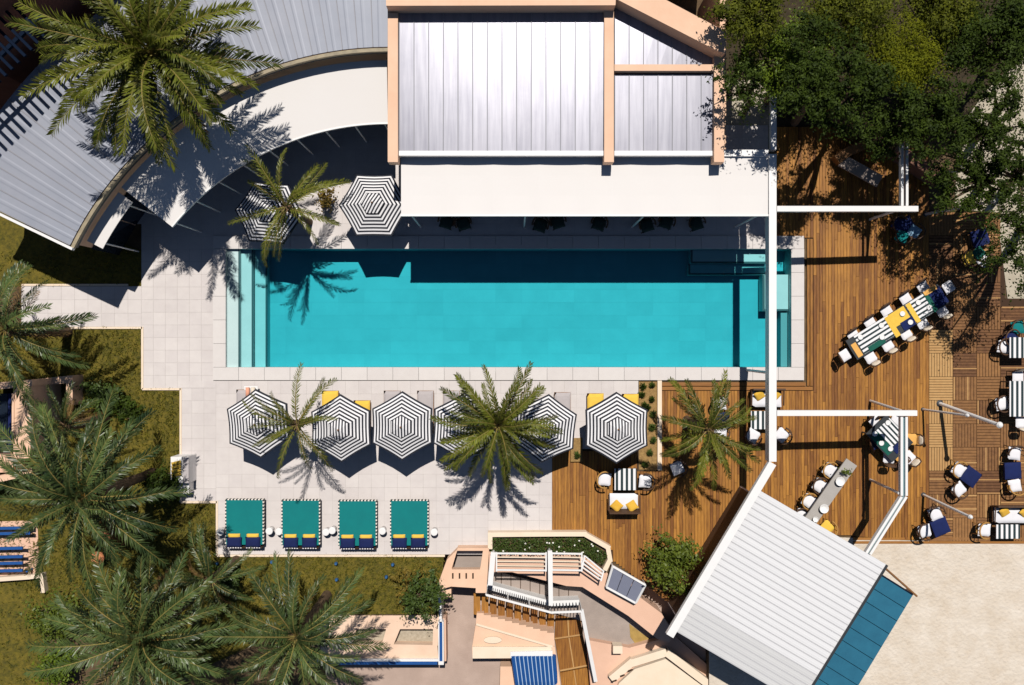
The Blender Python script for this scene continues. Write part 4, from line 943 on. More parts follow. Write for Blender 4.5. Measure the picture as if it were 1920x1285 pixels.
# ------------------------------------------------------------------ broadleaf trees and shrubs
def leafball(b, c, R, n, s, rg, flat=.8, shell=.0):
    str_ = Vector((rg.gauss(0, 1), rg.gauss(0, 1), rg.gauss(0, .3))).normalized() if shell == 0 else Vector((0, 0, 0))
    for i in range(n):
        v = Vector((rg.gauss(0, 1), rg.gauss(0, 1), rg.gauss(0, 1))).normalized()
        r = R * (rg.random() ** (1 / 3) * (1 - shell) + shell * rg.uniform(.9, 1.05)) if shell > 0 else R * min(1.35, abs(rg.gauss(0, .6)))
        p = Vector((v.x * r, v.y * r, v.z * r * flat)); p = Vector((c[0], c[1], c[2])) + p + str_ * p.dot(str_) * 1.1
        nrm = (v * .8 + Vector((rg.gauss(0, .5), rg.gauss(0, .5), .7 + rg.gauss(0, .4)))).normalized()
        a = nrm.cross(Vector((rg.gauss(0, 1), rg.gauss(0, 1), rg.gauss(0, 1)))).normalized(); q = nrm.cross(a)
        ss = s * rg.uniform(.6, 1.3)
        b.add([p - a * ss, p + q * ss * .5, p + a * ss, p - q * ss * .5], [(0, 1, 2, 3)])
def tree(px, py, Rpx, h, leaf, n, s, label, seed, base=None, clumps=26, flat=.55, csz=.34, name='tree', cat='tree', group=None, shell=0., tr=.16, bare=0):
    rg = random.Random(seed); c = G(px, py, h); k = (CAM_H - h) / CAM_H / PPM; R = Rpx * k
    bs = G(*base) if base else Vector((c.x, c.y, 0)); bs.z = -.07
    t = thing(name, label, cat, bs, 0, group); lc = c - bs
    cl = []
    for i in range(clumps):
        v = Vector((rg.gauss(0, 1), rg.gauss(0, 1), rg.gauss(0, 1))).normalized(); r = R * (.35 + .60 * rg.random())
        cl.append(Vector((lc.x + v.x * r, lc.y + v.y * r, lc.z + v.z * r * flat)))
    b = MB()
    fork = Vector((lc.x * .35, lc.y * .35, lc.z * .5))
    b.tube([(0, 0, 0), fork * .5 + Vector((.05, .03, 0)), fork], [tr * 1.2, tr, tr * .8], 8); b.obj('trunk', BARK, t, world=False)
    for q in cl[:9 + bare]:
        mid = fork.lerp(q, .5) + Vector((rg.gauss(0, .15), rg.gauss(0, .15), .15))
        b = MB(); b.tube([fork - Vector((0, 0, .05)), mid, q], [tr * .55, tr * .34, tr * .12], 6); b.obj('limb', BARK, t, world=False)
    b = MB()
    for q in cl: leafball(b, q, R * csz * rg.uniform(.7, 1.25), n // clumps, s, rg, .7, shell)
    b.obj('crown', leaf, t, world=False)
    return t
GT = 'trees in the upper right corner'
tree(1462, 108, 90, 4.0, LEAFL, 20000, .062, 'light green leafy tree next to the pergola top end', 51, (1440, 190), 44, .8, .27, group=GT)
tree(1402, 22, 66, 6.0, LEAFO, 12000, .06, 'olive tree top leaning on the pool house corner', 52, (1400, 90), 30, .5, .24, group=GT)
tree(1590, 34, 118, 4.4, LEAFO, 27000, .058, 'broad olive tree at the top of the picture', 53, (1580, 100), 54, .75, .25, group=GT)
tree(1703, 112, 66, 5.0, LEAFY, 15000, .042, 'rounded lime green tree with fine soft foliage', 54, (1700, 150), 34, .5, .40, group=GT, shell=.3)
tree(1775, 5, 95, 4.8, LEAFO, 20000, .058, 'olive tree with bare branches in the upper right', 55, (1770, 90), 36, .8, .25, group=GT, bare=10)
tree(1870, 75, 112, 5.0, LEAFD, 26000, .062, 'dark tree filling the upper right corner', 56, (1850, 130), 36, .8, .25, group=GT, bare=6)
tree(1590, 160, 95, 7.0, LEAFD, 15000, .062, 'dark tree shading the navy canopy', 57, (1585, 200), 44, .5, .18, group=GT)
tree(1745, 215, 85, 5.0, LEAFD, 14000, .062, 'dark tree behind the grey masts', 58, (1735, 255), 44, .5, .18, group=GT)
tree(1850, 225, 90, 5.2, LEAFD, 11000, .062, 'thin open tree over the sandy ground on the right', 59, (1830, 260), 46, .5, .15, group=GT, bare=14)
tree(1508, 165, 66, 6.8, LEAFD, 8000, .06, 'thin dark tree beside the pergola beam', 60, (1490, 230), 34, .5, .16, group=GT)
tree(1815, 345, 85, 4.4, LEAFD, 8000, .06, 'dark open tree casting dappled shade on the parquet deck', 61, (1840, 350), 46, .45, .16, group=GT, bare=8)
tree(1925, 455, 100, 4.8, LEAFD, 9000, .062, 'dark tree cut by the right edge of the picture', 62, (1915, 430), 36, .5, .2, group=GT)
tree(1895, 330, 75, 4.6, LEAFD, 6500, .06, 'thin open tree over the sand at the right edge', 70, (1890, 345), 40, .5, .15, group=GT, bare=10)
tree(1545, 105, 95, 6.0, LEAFD, 7000, .062, 'tall sparse dark tree added for dappled shade behind the light green one', 76, (1550, 150), 46, .5, .15, group=GT)  # extra tree hidden among the crowns, added to dapple the deck
tree(1650, 250, 70, 4.0, LEAFD, 5500, .06, 'thin dark tree over the grey bench', 71, (1665, 255), 36, .45, .15, group=GT, bare=6)
tree(1392, 165, 64, 6.2, LEAFD, 2400, .062, 'small leafy branch tree against the pool house wall', 63, (1395, 215), 34, .6, .15, group=GT, tr=.09)
tree(1262, 1058, 54, 1.5, LEAFB, 6500, .075, 'rounded bright green shrub in a pot beside the bar roof', 64, None, 34, .6, .27, 'potted_shrub', 'shrub', None, tr=.05)
tree(794, 1118, 46, 1.5, HEDGE, 2800, .07, 'dark green shrub beside the portal at the end of the lawn', 65, None, 26, .6, .27, 'garden_shrub', 'shrub', None, tr=.05)
tree(760, 1098, 30, .7, mat('yellowing_leaves', (.30, .20, .03), .7, col2=(.13, .11, .015), nscale=4, namt=1, transl=.3), 1300, .07, 'yellowing low shrub on the lawn strip', 66, None, 14, .5, .4, 'garden_shrub', 'shrub', None, tr=.04)
tree(102, 1160, 44, 1.0, LEAFB, 4200, .075, 'fresh green bush between the bottom left palms and lawn', 67, None, 22, .6, .4, 'garden_shrub', 'shrub', None, tr=.05)
tree(110, 1245, 40, 1.0, LEAFL, 2600, .075, 'pale green bush at the bottom left corner lawn edge', 68, None, 18, .6, .4, 'garden_shrub', 'shrub', None, tr=.05)
tree(188, 742, 36, .8, HEDGE, 2200, .07, 'dark low shrub added as shadow on the left lawn near the garden room', 72, None, 20, .5, .3, 'garden_shrub', 'shrub', None, tr=.04)  # shrub added where the lawn lies in dark shadow
tree(232, 770, 30, .7, LEAFD, 1800, .07, 'small dark shrub added as shadow in the middle of the left lawn', 73, None, 18, .5, .3, 'garden_shrub', 'shrub', None, tr=.04)  # second shrub added to darken the shadowed lawn
tree(300, 905, 40, .9, LEAFD, 2600, .07, 'dark shrub under the palm beside the towel cabinet', 74, None, 20, .5, .3, 'garden_shrub', 'shrub', None, tr=.04)
tree(420, 1085, 34, .8, HEDGE, 2000, .07, 'dark shrub below the left end daybed on the lawn strip', 75, None, 18, .5, .3, 'garden_shrub', 'shrub', None, tr=.04)
tree(612, 372, 20, .7, mat('ochre_leaves', (.32, .19, .03), .7, col2=(.10, .09, .015), nscale=5, namt=1, transl=.3), 900, .06, 'small ochre shrub at the foot of the slender shaded palm', 69, None, 12, .6, .4, 'garden_shrub', 'shrub', None, tr=.04)
b = MB(); p = G(1262, 1075, -.06); b.lathe(p, [(.22, 0), (.34, .5), (.36, .52), (.3, .5), (.28, .45)], 14); o = b.obj('terracotta_pot', TERRA); tag(o, 'terracotta pot under the bright green shrub', 'pot')
for i, (x, y, wh) in enumerate(((205, 1003, 'upper one under the large palm'), (192, 1042, 'lower one under the large palm'))):
    b = MB(); b.lathe((0, 0, 0), [(.16, 0), (.27, .42), (.30, .44), (.25, .42), (.2, .38)], 12); o = b.obj('terracotta_pot', TERRA); o.location = G(x, y, -.03); tag(o, f'orange terracotta pot, {wh}', 'pot')

# ------------------------------------------------------------------ parasols
def make_parasol(label):
    t = thing('parasol', label, 'parasol', (0, 0, 0), 0, 'striped hexagonal parasols')
    R = 1.46; ze = 2.05; zt = 2.62; NR = 13; r0 = .30
    for k in range(6):
        a0 = math.radians(60 * k); a1 = math.radians(60 * (k + 1)); m = MB()
        vs_ = []; fs = []; ms_ = []
        for i in range(NR + 1):
            f = r0 + (1 - r0) * i / NR; z = zt - (zt - ze) * f - .03 * math.sin(math.pi * f)
            for j in range(5):
                u = j / 4; sg = math.sin(math.pi * u); pa = Vector((math.cos(a0), math.sin(a0), 0)).lerp(Vector((math.cos(a1), math.sin(a1), 0)), u) * R * f * (1 - .022 * sg * f)
                vs_.append((pa.x, pa.y, z - .045 * sg * f))
        for i in range(NR):
            for j in range(4): m.add([vs_[5 * i + j], vs_[5 * i + 5 + j], vs_[5 * i + 6 + j], vs_[5 * i + 1 + j]], [(0, 1, 2, 3)], 1 if i % 2 == 0 else 0)
        for j in range(4):
            p, q = vs_[-5 + j], vs_[-4 + j] if j < 4 else vs_[-1]
            m.add([p, (p[0], p[1], p[2] - .10), (q[0], q[1], q[2] - .10), q], [(0, 1, 2, 3)], 1)
        cpn = m.obj('canopy_panel', [STRIPE_W, STRIPE_B], t, world=False)
        b = MB(); b.tube([(0, 0, zt - .12), (R * .98 * math.cos(a0), R * .98 * math.sin(a0), ze - .05)], .014, 4); b.obj('rib', WOODF, cpn, world=False)
    m = MB(); rr = R * (r0 + .02); pts = [(rr * math.cos(math.radians(60 * k)), rr * math.sin(math.radians(60 * k)), zt - (zt - ze) * r0 + .035) for k in range(6)]
    m.add(pts + [(0, 0, zt + .03)], [(k, (k + 1) % 6, 6) for k in range(6)]); m.obj('vent_cap', CAPSTR, t, world=False)
    b = MB(); b.lathe((0, 0, zt), [(.02, 0), (.04, .05), (.03, .09), (.005, .12)], 8); b.obj('finial', WOODF, t, world=False)
    b = MB(); b.tube([(0, 0, .05), (0, 0, zt)], .028, 8); b.obj('pole', WOODF, t, world=False)
    b = MB(); b.box((0, 0, .04), (.6, .6, .08)); b.tube([(0, 0, .08), (0, 0, .35)], .05, 8); b.obj('base', DARKMET, t, world=False)
    return t
GP = 'striped hexagonal parasols'
pars = [(478, 798, 95, 1.0, 'striped parasol at the left end of the row below the pool'), (637, 803, 91, .985, 'second striped parasol from the left below the pool, dappled by palm fronds'),
        (751, 800, 90, 1.0, 'third striped parasol from the left below the pool, fully clear of palm fronds'), (866, 800, 88, 1.0, 'fourth striped parasol from the left below the pool, right side under the dense palm'),
        (1026, 805, 84, 1.0, 'fifth striped parasol from the left below the pool, left side under the dense palm'), (1157, 803, 90, 1.04, 'striped parasol at the right end of the row, over yellow loungers'),
        (699, 386, 60, 1.03, 'striped parasol standing alone beside the pool house awning'), (503, 398, 55, 1.0, 'striped parasol in shade under the slender palm above the pool')]
proto = None
for (px, py, rot, s, lab) in pars:
    p = G(px, py, 2.3); p.z = 0
    if proto is None: proto = make_parasol(lab); o = proto; o.location = p; o.rotation_euler = (0, 0, math.radians(rot))
    else: o = copy_tree(proto, p, math.radians(rot), lab, GP)
    o.scale = (s, s, 1); rt = random.Random(int(px)); o.rotation_euler = (rt.uniform(-.035, .035), rt.uniform(-.035, .035), math.radians(rot))

# ------------------------------------------------------------------ loungers under the parasols
LC = {}
def lounger(px, py, m_, label, key):
    p = G(px, py)
    if key in LC: return copy_tree(LC[key], p, 0, label)
    t = thing('sun_lounger', label, 'sun lounger', p, 0, 'sun loungers under the parasols'); LC[key] = t
    b = MB(); b.box((0, .0, .26), (.74, 1.9, .08)); b.obj('frame', WOODF, t, world=False)
    b = MB(); b.cushion((0, .32, .35), (.72, 1.26, .12), 0, 0, .2); b.obj('mattress', m_, t, world=False)
    b = MB(); b.box((0, -.62, .48), (.70, .72, .09), 0, 0, 0, -.5); b.obj('backrest', m_, t, world=False)
    for sx in (-.33, .33):
        for sy in (-.8, .8): b = MB(); b.box((sx, sy, .11), (.05, .05, .22)); b.obj('leg', WOODF, t, world=False)
    return t
for (px, py, m_, key, lab) in ((463, 770, GREYPAD, 'g', 'grey lounger under the left end parasol'), (622, 772, YELLOW, 'y', 'yellow lounger peeking out above the second parasol'), (681, 790, YELLOW, 'y', 'yellow lounger showing right of the second parasol'),
        (737, 772, GREYPAD, 'g', 'grey lounger left under the third parasol'), (799, 772, GREYPAD, 'g', 'grey lounger at the right edge of the third parasol'), (847, 772, GREYPAD, 'g', 'grey lounger under the fourth parasol beside the palm'),
        (993, 774, GREYPAD, 'g', 'grey lounger between the dense palm and fifth parasol'), (1054, 775, GREYPAD, 'g', 'grey lounger at the right of the fifth parasol'), (1115, 777, YELLOW, 'y', 'yellow lounger at the left of the right end parasol'), (1180, 778, YELLOW, 'y', 'yellow lounger at the right of the right end parasol')):
    lounger(px, py, m_, lab, key)
tw_ = thing('rolled_towels', 'peach rolled towel on a low tray above the left end parasol', 'towels', G(475, 735))
for i, (m_, dx) in enumerate(((ORANGE, -.12), (CUSHC, .12))):
    b = MB(); b.tube([(dx, -.22, .42), (dx, .22, .42)], .09, 10); b.obj('towel', mat('peach_towel', (.75, .36, .24), .95) if i == 0 else m_, tw_, world=False, smooth=True)
b = MB(); b.box((0, 0, .30), (.6, .55, .05)); b.tube([(0, 0, 0), (0, 0, .3)], .05, 6); b.obj('tray', WHITE, tw_, world=False)

# ------------------------------------------------------------------ teal daybeds
DB = None
for i, (xa, xb, ya, yb_) in enumerate(((423, 494, 936, 1027), (528, 600, 937, 1028), (635, 706, 938, 1029), (732, 803, 939, 1027))):
    lab = ['teal double daybed at the left end, touched by palm shadow', 'second teal double daybed from the left', 'third teal double daybed from the left', 'teal double daybed at the right end, clear of shadow'][i]
    p = G((xa + xb) / 2, (ya + yb_) / 2, .4); p.z = 0
    if DB: copy_tree(DB, p, 0, lab); continue
    t = thing('daybed', lab, 'daybed', p, 0, 'teal daybeds on the lower terrace'); DB = t
    W, L = 1.68, 2.14
    b = MB(); b.box((0, 0, .12), (W - .1, L - .1, .24)); b.obj('base', DARKBASE, t, world=False)
    b = MB(); b.box((0, .06, .33), (W - .04, L - .14, .17)); b.obj('mattress', TEALPAD, t, world=False)
    for sx in (-1, 1): b = MB(); b.box((sx * (W / 2 - .012), .06, .325), (.05, L - .14, .19)); b.obj('edge_trim', EDGESTR, t, world=False)
    b = MB(); b.box((0, L / 2 - .02, .325), (W + .02, .045, .19)); b.obj('edge_trim', EDGESTRX, t, world=False)
    for sx in (-.42, .40):
        b = MB(); b.cushion((sx, -.80, .52), (.66, .46, .22), 0, 0, .4, 0); bpl = b.obj('backrest_pillow', NAVY, t, world=False, smooth=True)
        b = MB(); b.cushion((sx - .02, -.52, .48), (.54, .17, .16), 0, 0, .2); b.obj('bolster', YELLOW, t, world=False, smooth=True)
        b = MB()
        for j in range(6): b.box((sx - .28 + j * .112, -1.03, .44), (.06, .11, .07))
        b.obj('fringe', CUSHW, bpl, world=False)
    b = MB(); b.box((0, -1.06, .30), (W - .1, .05, .30)); b.obj('headboard', DARKBASE, t, world=False)
PF = None
for i, (x, y, wh) in enumerate(((413, 998, 'left of the left end daybed'), (505, 996, 'right of the left end daybed'), (523, 997, 'left of the second daybed'), (611, 998, 'right of the second daybed'), (623, 995, 'left of the third daybed'), (717, 996, 'right of the third daybed'), (814, 998, 'right of the right end daybed'))):
    lab = f'round white drum side table {wh}'; p = G(x, y, .4); p.z = 0
    if PF: copy_tree(PF, p, 0, lab); continue
    PF = thing('side_table', lab, 'side table', p, 0, 'white drum tables by the daybeds')
    b = MB(); b.lathe((0, 0, 0), [(.13, 0), (.10, .15), (.12, .34), (.12, .40)], 16); b.obj('stand', WHITE, PF, world=False, smooth=True)
    b = MB(); b.lathe((0, 0, .40), [(.15, 0), (.165, .02), (.15, .05), (.11, .055)], 18); b.obj('top', WHITE, PF, world=False)
# towel station at the left edge of the terrace
ts = thing('towel_station', 'white towel cabinet with folded yellow towels under palm fronds', 'cabinet', G(352, 880, 0))
b = MB(); b.box((0, .1, .45), (.78, 1.15, .9)); b.obj('cabinet', WHITE, ts, world=False)
b = MB(); b.box((.28, .1, .92), (.26, 1.1, .05)); b.obj('shelf_top', GREYPAD, ts, world=False)
for i in range(4): b = MB(); b.cushion((-.12, .42 - i * .17, .98), (.44, .15, .12), .25); b.obj('towel', YELLOW, ts, world=False, smooth=True)
b = MB(); b.box((-.02, -.75, .3), (.62, .45, .6)); b.obj('step_box', WHITE, ts, world=False)
for i, (x, y, wh) in enumerate(((511, 1053, 'below the first gap between daybeds'), (631, 1056, 'below the second gap between daybeds'), (737, 1058, 'below the right end daybed'), (725, 1081, 'lowest on the lawn strip'), (632, 1086, 'half hidden near the palm tips'), (408, 1056, 'at the left end of the lawn strip'))):
    b = MB(); b.lathe((0, 0, 0), [(.07, 0), (.15, .1), (.17, .22), (.10, .32), (.12, .36), (.08, .34)], 12); o = b.obj('garden_jar', BLUEG, None, smooth=True); o.location = G(x, y, -.03); o.scale = (.5, .5, .5)
    tag(o, f'blue glazed garden jar {wh}', 'jar', 'blue jars on the lawn')

# ------------------------------------------------------------------ chairs, sofas and tables
CH = {}
def chair(px, py, rz, label, cush=CUSHW, frame=RATTAN, kind='arm', group=None):
    p = G(px, py, .45); p.z = 0; key = (cush.name, frame.name, kind)
    if key in CH:
        o = copy_tree(CH[key], p, rz, label)
        if group: o['group'] = group
        return o
    t = thing('armchair' if kind == 'arm' else 'dining_chair', label, 'chair', p, rz, group); CH[key] = t
    if kind == 'arm':
        pts = []
        for i in range(15):
            a = math.radians(70 + 220 * i / 14); pts.append((.06 + .36 * math.cos(a), .36 * math.sin(a), .62 + .12 * max(0, -math.cos(a))))
        b = MB(); b.tube(pts, .036, 6); arl = b.obj('arm_rail', frame, t, world=False, smooth=True)
        b = MB()
        for i in range(1, 14, 2): q = pts[i]; b.tube([(q[0] * .86, q[1] * .86, .34), q], .018, 4)
        b.obj('back_spindles', frame, arl, world=False)
        b = MB(); b.lathe((.03, 0, .32), [(.30, 0), (.31, .02), (.30, .05)], 14); b.obj('seat_frame', frame, t, world=False)
        b = MB(); b.cushion((.07, 0, .43), (.56, .56, .14)); b.obj('cushion', cush, t, world=False, smooth=True)
        for sx, sy in ((.26, .22), (.26, -.22), (-.2, .22), (-.2, -.22)): b = MB(); b.tube([(sx * 1.15, sy * 1.15, 0), (sx, sy, .36)], .02, 5); b.obj('leg', frame, t, world=False)
    else:
        b = MB(); b.box((0, 0, .42), (.46, .46, .04)); b.obj('seat_frame', frame, t, world=False)
        b = MB(); b.cushion((.02, 0, .475), (.50, .50, .09)); b.obj('cushion', cush, t, world=False, smooth=True)
        for sx, sy in ((.2, .2), (.2, -.2), (-.2, .2), (-.2, -.2)): b = MB(); b.tube([(sx * 1.08, sy * 1.08, 0), (sx, sy, .42)], .018, 5); b.obj('leg', frame, t, world=False)
        pts = [(-.18, -.24, .42), (-.27, -.24, .7), (-.33, -.17, .86), (-.345, 0, .88), (-.33, .17, .86), (-.27, .24, .7), (-.18, .24, .42)]
        b = MB(); b.tube(pts, .03, 6); b.obj('back_frame', frame, t, world=False, smooth=True)
        b = MB(); b.cushion((-.285, 0, .68), (.10, .40, .36), 0, 0, .3, -.22); b.obj('back_cushion', CUSHC if kind == 'dine' else frame, t, world=False, smooth=True)
    return t
def ottoman(px, py, rz, label, m_=NAVY, sz=.72):
    t = thing('ottoman_table', label, 'ottoman', Vector((*G2(px, py, .4), 0)), rz, 'navy ottoman tables')
    b = MB(); b.box((0, 0, .36), (sz, sz, .12)); b.obj('top', m_, t, world=False)
    b = MB(); b.cushion((0, 0, .42), (sz + .02, sz + .02, .09)); b.obj('cushion', m_, t, world=False, smooth=True)
    for sx in (-1, 1):
        for sy in (-1, 1): b = MB(); b.box((sx * sz * .42, sy * sz * .42, .16), (.05, .05, .32)); b.obj('leg', DARKMET, t, world=False)
    return t
def striped_table(px, py, rz, label, sx=.72, sy=.98, h=.42):
    t = thing('striped_table', label, 'table', Vector((*G2(px, py, h), 0)), rz, 'black and white striped tables')
    b = MB(); b.box((0, 0, h), (sx, sy, .04)); b.obj('table_top', TABSTR, t, world=False)
    b = MB(); b.box((0, 0, h - .045), (sx - .06, sy - .06, .05)); b.obj('apron', DARKMET, t, world=False)
    for a in (-1, 1):
        for c in (-1, 1): b = MB(); b.box((a * (sx / 2 - .05), c * (sy / 2 - .05), (h - .07) / 2), (.05, .05, h - .07)); b.obj('leg', DARKMET, t, world=False)
    return t
def sofa(px, py, rz, label, L=1.4):
    """seat faces local +x, back at -x"""
    t = thing('sofa', label, 'sofa', Vector((*G2(px, py, .4), 0)), rz, 'white sofas with mustard cushions')
    b = MB(); b.box((0, 0, .24), (.72, L, .08)); b.obj('frame', DRATTAN, t, world=False)
    b = MB(); b.box((-.38, 0, .52), (.07, L + .06, .55), 0, 0, -.12); b.obj('backrest', DRATTAN, t, world=False)
    for s in (-1, 1): b = MB(); b.tube([(-.36, s * (L / 2 + .03), .56), (.32, s * (L / 2 + .03), .52)], .03, 6); b.obj('armrest', DRATTAN, t, world=False)
    b = MB(); b.cushion((.04, 0, .36), (.70, L - .04, .17), 0, 0, .15); b.obj('seat_cushion', CUSHW, t, world=False, smooth=True)
    for s in (-.26, .26): b = MB(); b.cushion((-.14, s * L, .50), (.44, .44, .15), .5 * s + .7, 0, .5, .35); b.obj('pillow', MUSTARD, t, world=False, smooth=True)
    for a in (-.3, .3):
        for s in (-1, 1): b = MB(); b.box((a, s * (L / 2 - .06), .1), (.05, .05, .2)); b.obj('leg', DRATTAN, t, world=False)
    return t
# long dining table
ax = Vector((177, -110)).normalized(); nrm = Vector((-ax.y, ax.x))       # photo pixel directions; nrm points down right
ang = math.atan2(-ax.y, ax.x)
cx, cy = 1683, 604
TL, TWd, TH_ = 4.75, .98, .75
dt = thing('long_dining_table', 'long dining table with striped and coloured cloths set diagonally on the deck', 'table', Vector((*G2(cx, cy, TH_), 0)), ang)
for i in range(3):
    b = MB(); b.box((-TL / 3 + i * TL / 3, 0, TH_ - .03), (TL / 3 - .02, TWd, .05)); b.obj('table_top', DARKMET, dt, world=False)
    for sx in (-.6, .6):
        for sy in (-.4, .4): b = MB(); b.box((-TL / 3 + i * TL / 3 + sx, sy, .35), (.05, .05, .7)); b.obj('leg', DARKMET, dt, world=False)
def cloth(tb_loc, tb_rz, lx, ly, sx, sy, m_, label, z, nm='table_cloth'):
    M = Matrix.Rotation(tb_rz, 4, 'Z'); q = M @ Vector((lx, ly, 0))
    b = MB(); N = 8; vs_ = []
    for i in range(N + 1):
        for j in range(N + 1):
            u = -.5 + i / N; v = -.5 + j / N; vs_.append((u * sx, v * sy, .004 * math.sin(u * 17 + lx) * math.cos(v * 13)))
    fs = [(i * (N + 1) + j, (i + 1) * (N + 1) + j, (i + 1) * (N + 1) + j + 1, i * (N + 1) + j + 1) for i in range(N) for j in range(N)]
    vs_ += [(v[0], v[1], v[2] - .006) for v in vs_]; k = (N + 1) ** 2; fs += [tuple(x + k for x in f[::-1]) for f in fs]
    b.add(vs_, fs); o = b.obj(nm, m_); o.location = (tb_loc[0] + q.x, tb_loc[1] + q.y, z); o.rotation_euler = (0, 0, tb_rz); tag(o, label, 'tablecloth', 'cloths on the dining tables'); return o
RUN = stripe_mat('striped_table_runner', (0.80, 0.79, 0.80), (0.012, 0.03, 0.035), 0.185, 1, .55)
dl = dt.location
for (lx, ly, sx, sy, m_, z, lab) in ((-1.1, .03, 1.75, .92, RUN, .762, 'black and white striped cloth on the left half of the long table'), (1.12, .0, .92, .92, RUN, .762, 'smaller striped cloth right of the yellow cloth on the long table'),
        (.18, .16, .80, .62, YELLOW, .764, 'yellow cloth in the middle of the long table'), (-.30, -.05, .24, 1.0, YELLOW, .773, 'narrow yellow runner across the long table'), (.36, -.30, .62, .40, NAVY, .772, 'small navy cloth in front of the yellow cloth'),
        (2.02, -.02, .72, .80, NAVY, .764, 'large navy cloth at the right end of the long table'), (1.68, -.02, .20, .95, GREENF, .775, 'narrow green runner near the right end of the long table'), (-1.30, -.36, .80, .24, GREENF, .777, 'green strip on the lower edge of the striped cloth'),
        (-2.16, -.10, .24, .66, ORANGE, .764, 'apricot strip at the left end of the long table'), (1.92, .42, .62, .20, ORANGE, .780, 'apricot strip at the upper right end of the long table'), (.78, -.02, .22, .95, YELLOW, .776, 'yellow band right of the middle cloth on the long table')):
    cloth(dl, ang, lx, ly, sx, sy, m_, lab, z)
GD = 'chairs around the long dining table'
up_ = [(1600, 630), (1631, 606), (1662, 584), (1697, 560), (1730, 538)]; lo_ = [(1632, 671), (1664, 648), (1698, 626), (1729, 606), (1766, 584)]
ordn = ['first', 'second', 'third', 'fourth', 'fifth']
for i, (x, y) in enumerate(up_): chair(x, y, math.atan2(-nrm.y, nrm.x), f'white cushioned dining chair, {ordn[i]} from left on the upper side of the long table', CUSHW, DRATTAN, 'dineb', GD)
for i, (x, y) in enumerate(lo_): chair(x, y, math.atan2(nrm.y, -nrm.x), f'cream backed dining chair, {ordn[i]} from left on the lower side of the long table', CUSHW, DRATTAN, 'dine', GD)
chair(1583, 667, ang, 'dining chair at the left head of the long table', CUSHW, DRATTAN, 'dineb', GD); chair(1779, 538, ang + math.pi, 'dining chair at the right head of the long table', CUSHW, DRATTAN, 'dineb', GD)
b_i = 0
for (lx, ly) in ((-1.75, .3), (-.95, -.2), (-.7, .25), (.35, .2), (1.2, .25), (1.5, -.2), (.45, -.3)):
    q = Matrix.Rotation(ang, 4, 'Z') @ Vector((lx, ly, 0)); b_i += 1
    b = MB(); b.lathe((0, 0, 0), [(.05, 0), (.10, .006), (.12, .018), (.09, .012)], 14); o = b.obj('plate', WHITE, None, smooth=True); o.location = (dl[0] + q.x, dl[1] + q.y, .79)
    tag(o, f'small white plate on the long dining table, {["at its left end", "low on the striped cloth", "high on the striped cloth", "on the yellow cloth", "high on the smaller striped cloth", "beside the green runner", "on the small navy cloth"][b_i - 1]}', 'plate', 'plates on the long dining table')
# second dining table
a2 = math.atan2(-35, 33); t2 = thing('dining_table', 'square dining table with striped cloth crowded by chairs under the pergola beam', 'table', Vector((*G2(1668, 822, .75), 0)), a2)
b = MB(); b.box((0, 0, .72), (1.7, 1.25, .05)); b.obj('table_top', DARKMET, t2, world=False)
for sx in (-.75, .75):
    for sy in (-.52, .52): b = MB(); b.box((sx, sy, .35), (.05, .05, .7)); b.obj('leg', DARKMET, t2, world=False)
for (lx, ly, sx, sy, m_, z, lab) in ((-.15, .18, 1.0, .85, RUN, .762, 'striped cloth on the square table under the pergola'), (-.05, -.38, 1.1, .40, GREENF, .763, 'green cloth on the square table under the pergola'), (.55, .1, .34, .7, NAVY, .765, 'navy cloth on the square table under the pergola')):
    cloth(t2.location, a2, lx, ly, sx, sy, m_, lab, z)
for (x, y, m_, k_, lab) in ((1640, 789, CUSHW, 'dineb', 'white chair at the top left of the square table'), (1654, 790, ORANGE, 'dineb', 'apricot cushioned chair at the top of the square table'), (1681, 787, CUSHW, 'dine', 'white chair at the top right of the square table'), (1709, 824, ORANGE, 'dine', 'apricot cushioned chair right of the pergola beam'),
        (1704, 858, CUSHW, 'dine', 'cream backed chair below right of the square table'), (1686, 853, ORANGE, 'dineb', 'apricot cushioned chair at the bottom of the square table'), (1666, 859, CUSHW, 'dineb', 'white chair below the square table'), (1641, 832, NAVY, 'dineb', 'navy cushioned chair left of the square table')):
    chair(x, y, face(x, y, 1668, 822), lab, m_, DRATTAN, k_, 'chairs around the square table')
for i, (lx, ly) in enumerate(((-.6, -.35), (-.1, -.42), (.35, -.3), (-.55, .4), (.2, .42), (.6, .35))):
    q = Matrix.Rotation(a2, 4, 'Z') @ Vector((lx, ly, 0)); b = MB(); b.lathe((0, 0, 0), [(.05, 0), (.10, .006), (.12, .018), (.09, .012)], 14); o = b.obj('plate', WHITE, None, smooth=True); o.location = (t2.location.x + q.x, t2.location.y + q.y, .785)
    tag(o, f'white plate on the square table, {["left on the green cloth", "middle of the green cloth", "right on the green cloth", "upper left corner", "upper middle", "upper right corner"][i]}', 'plate', 'plates on the square table')
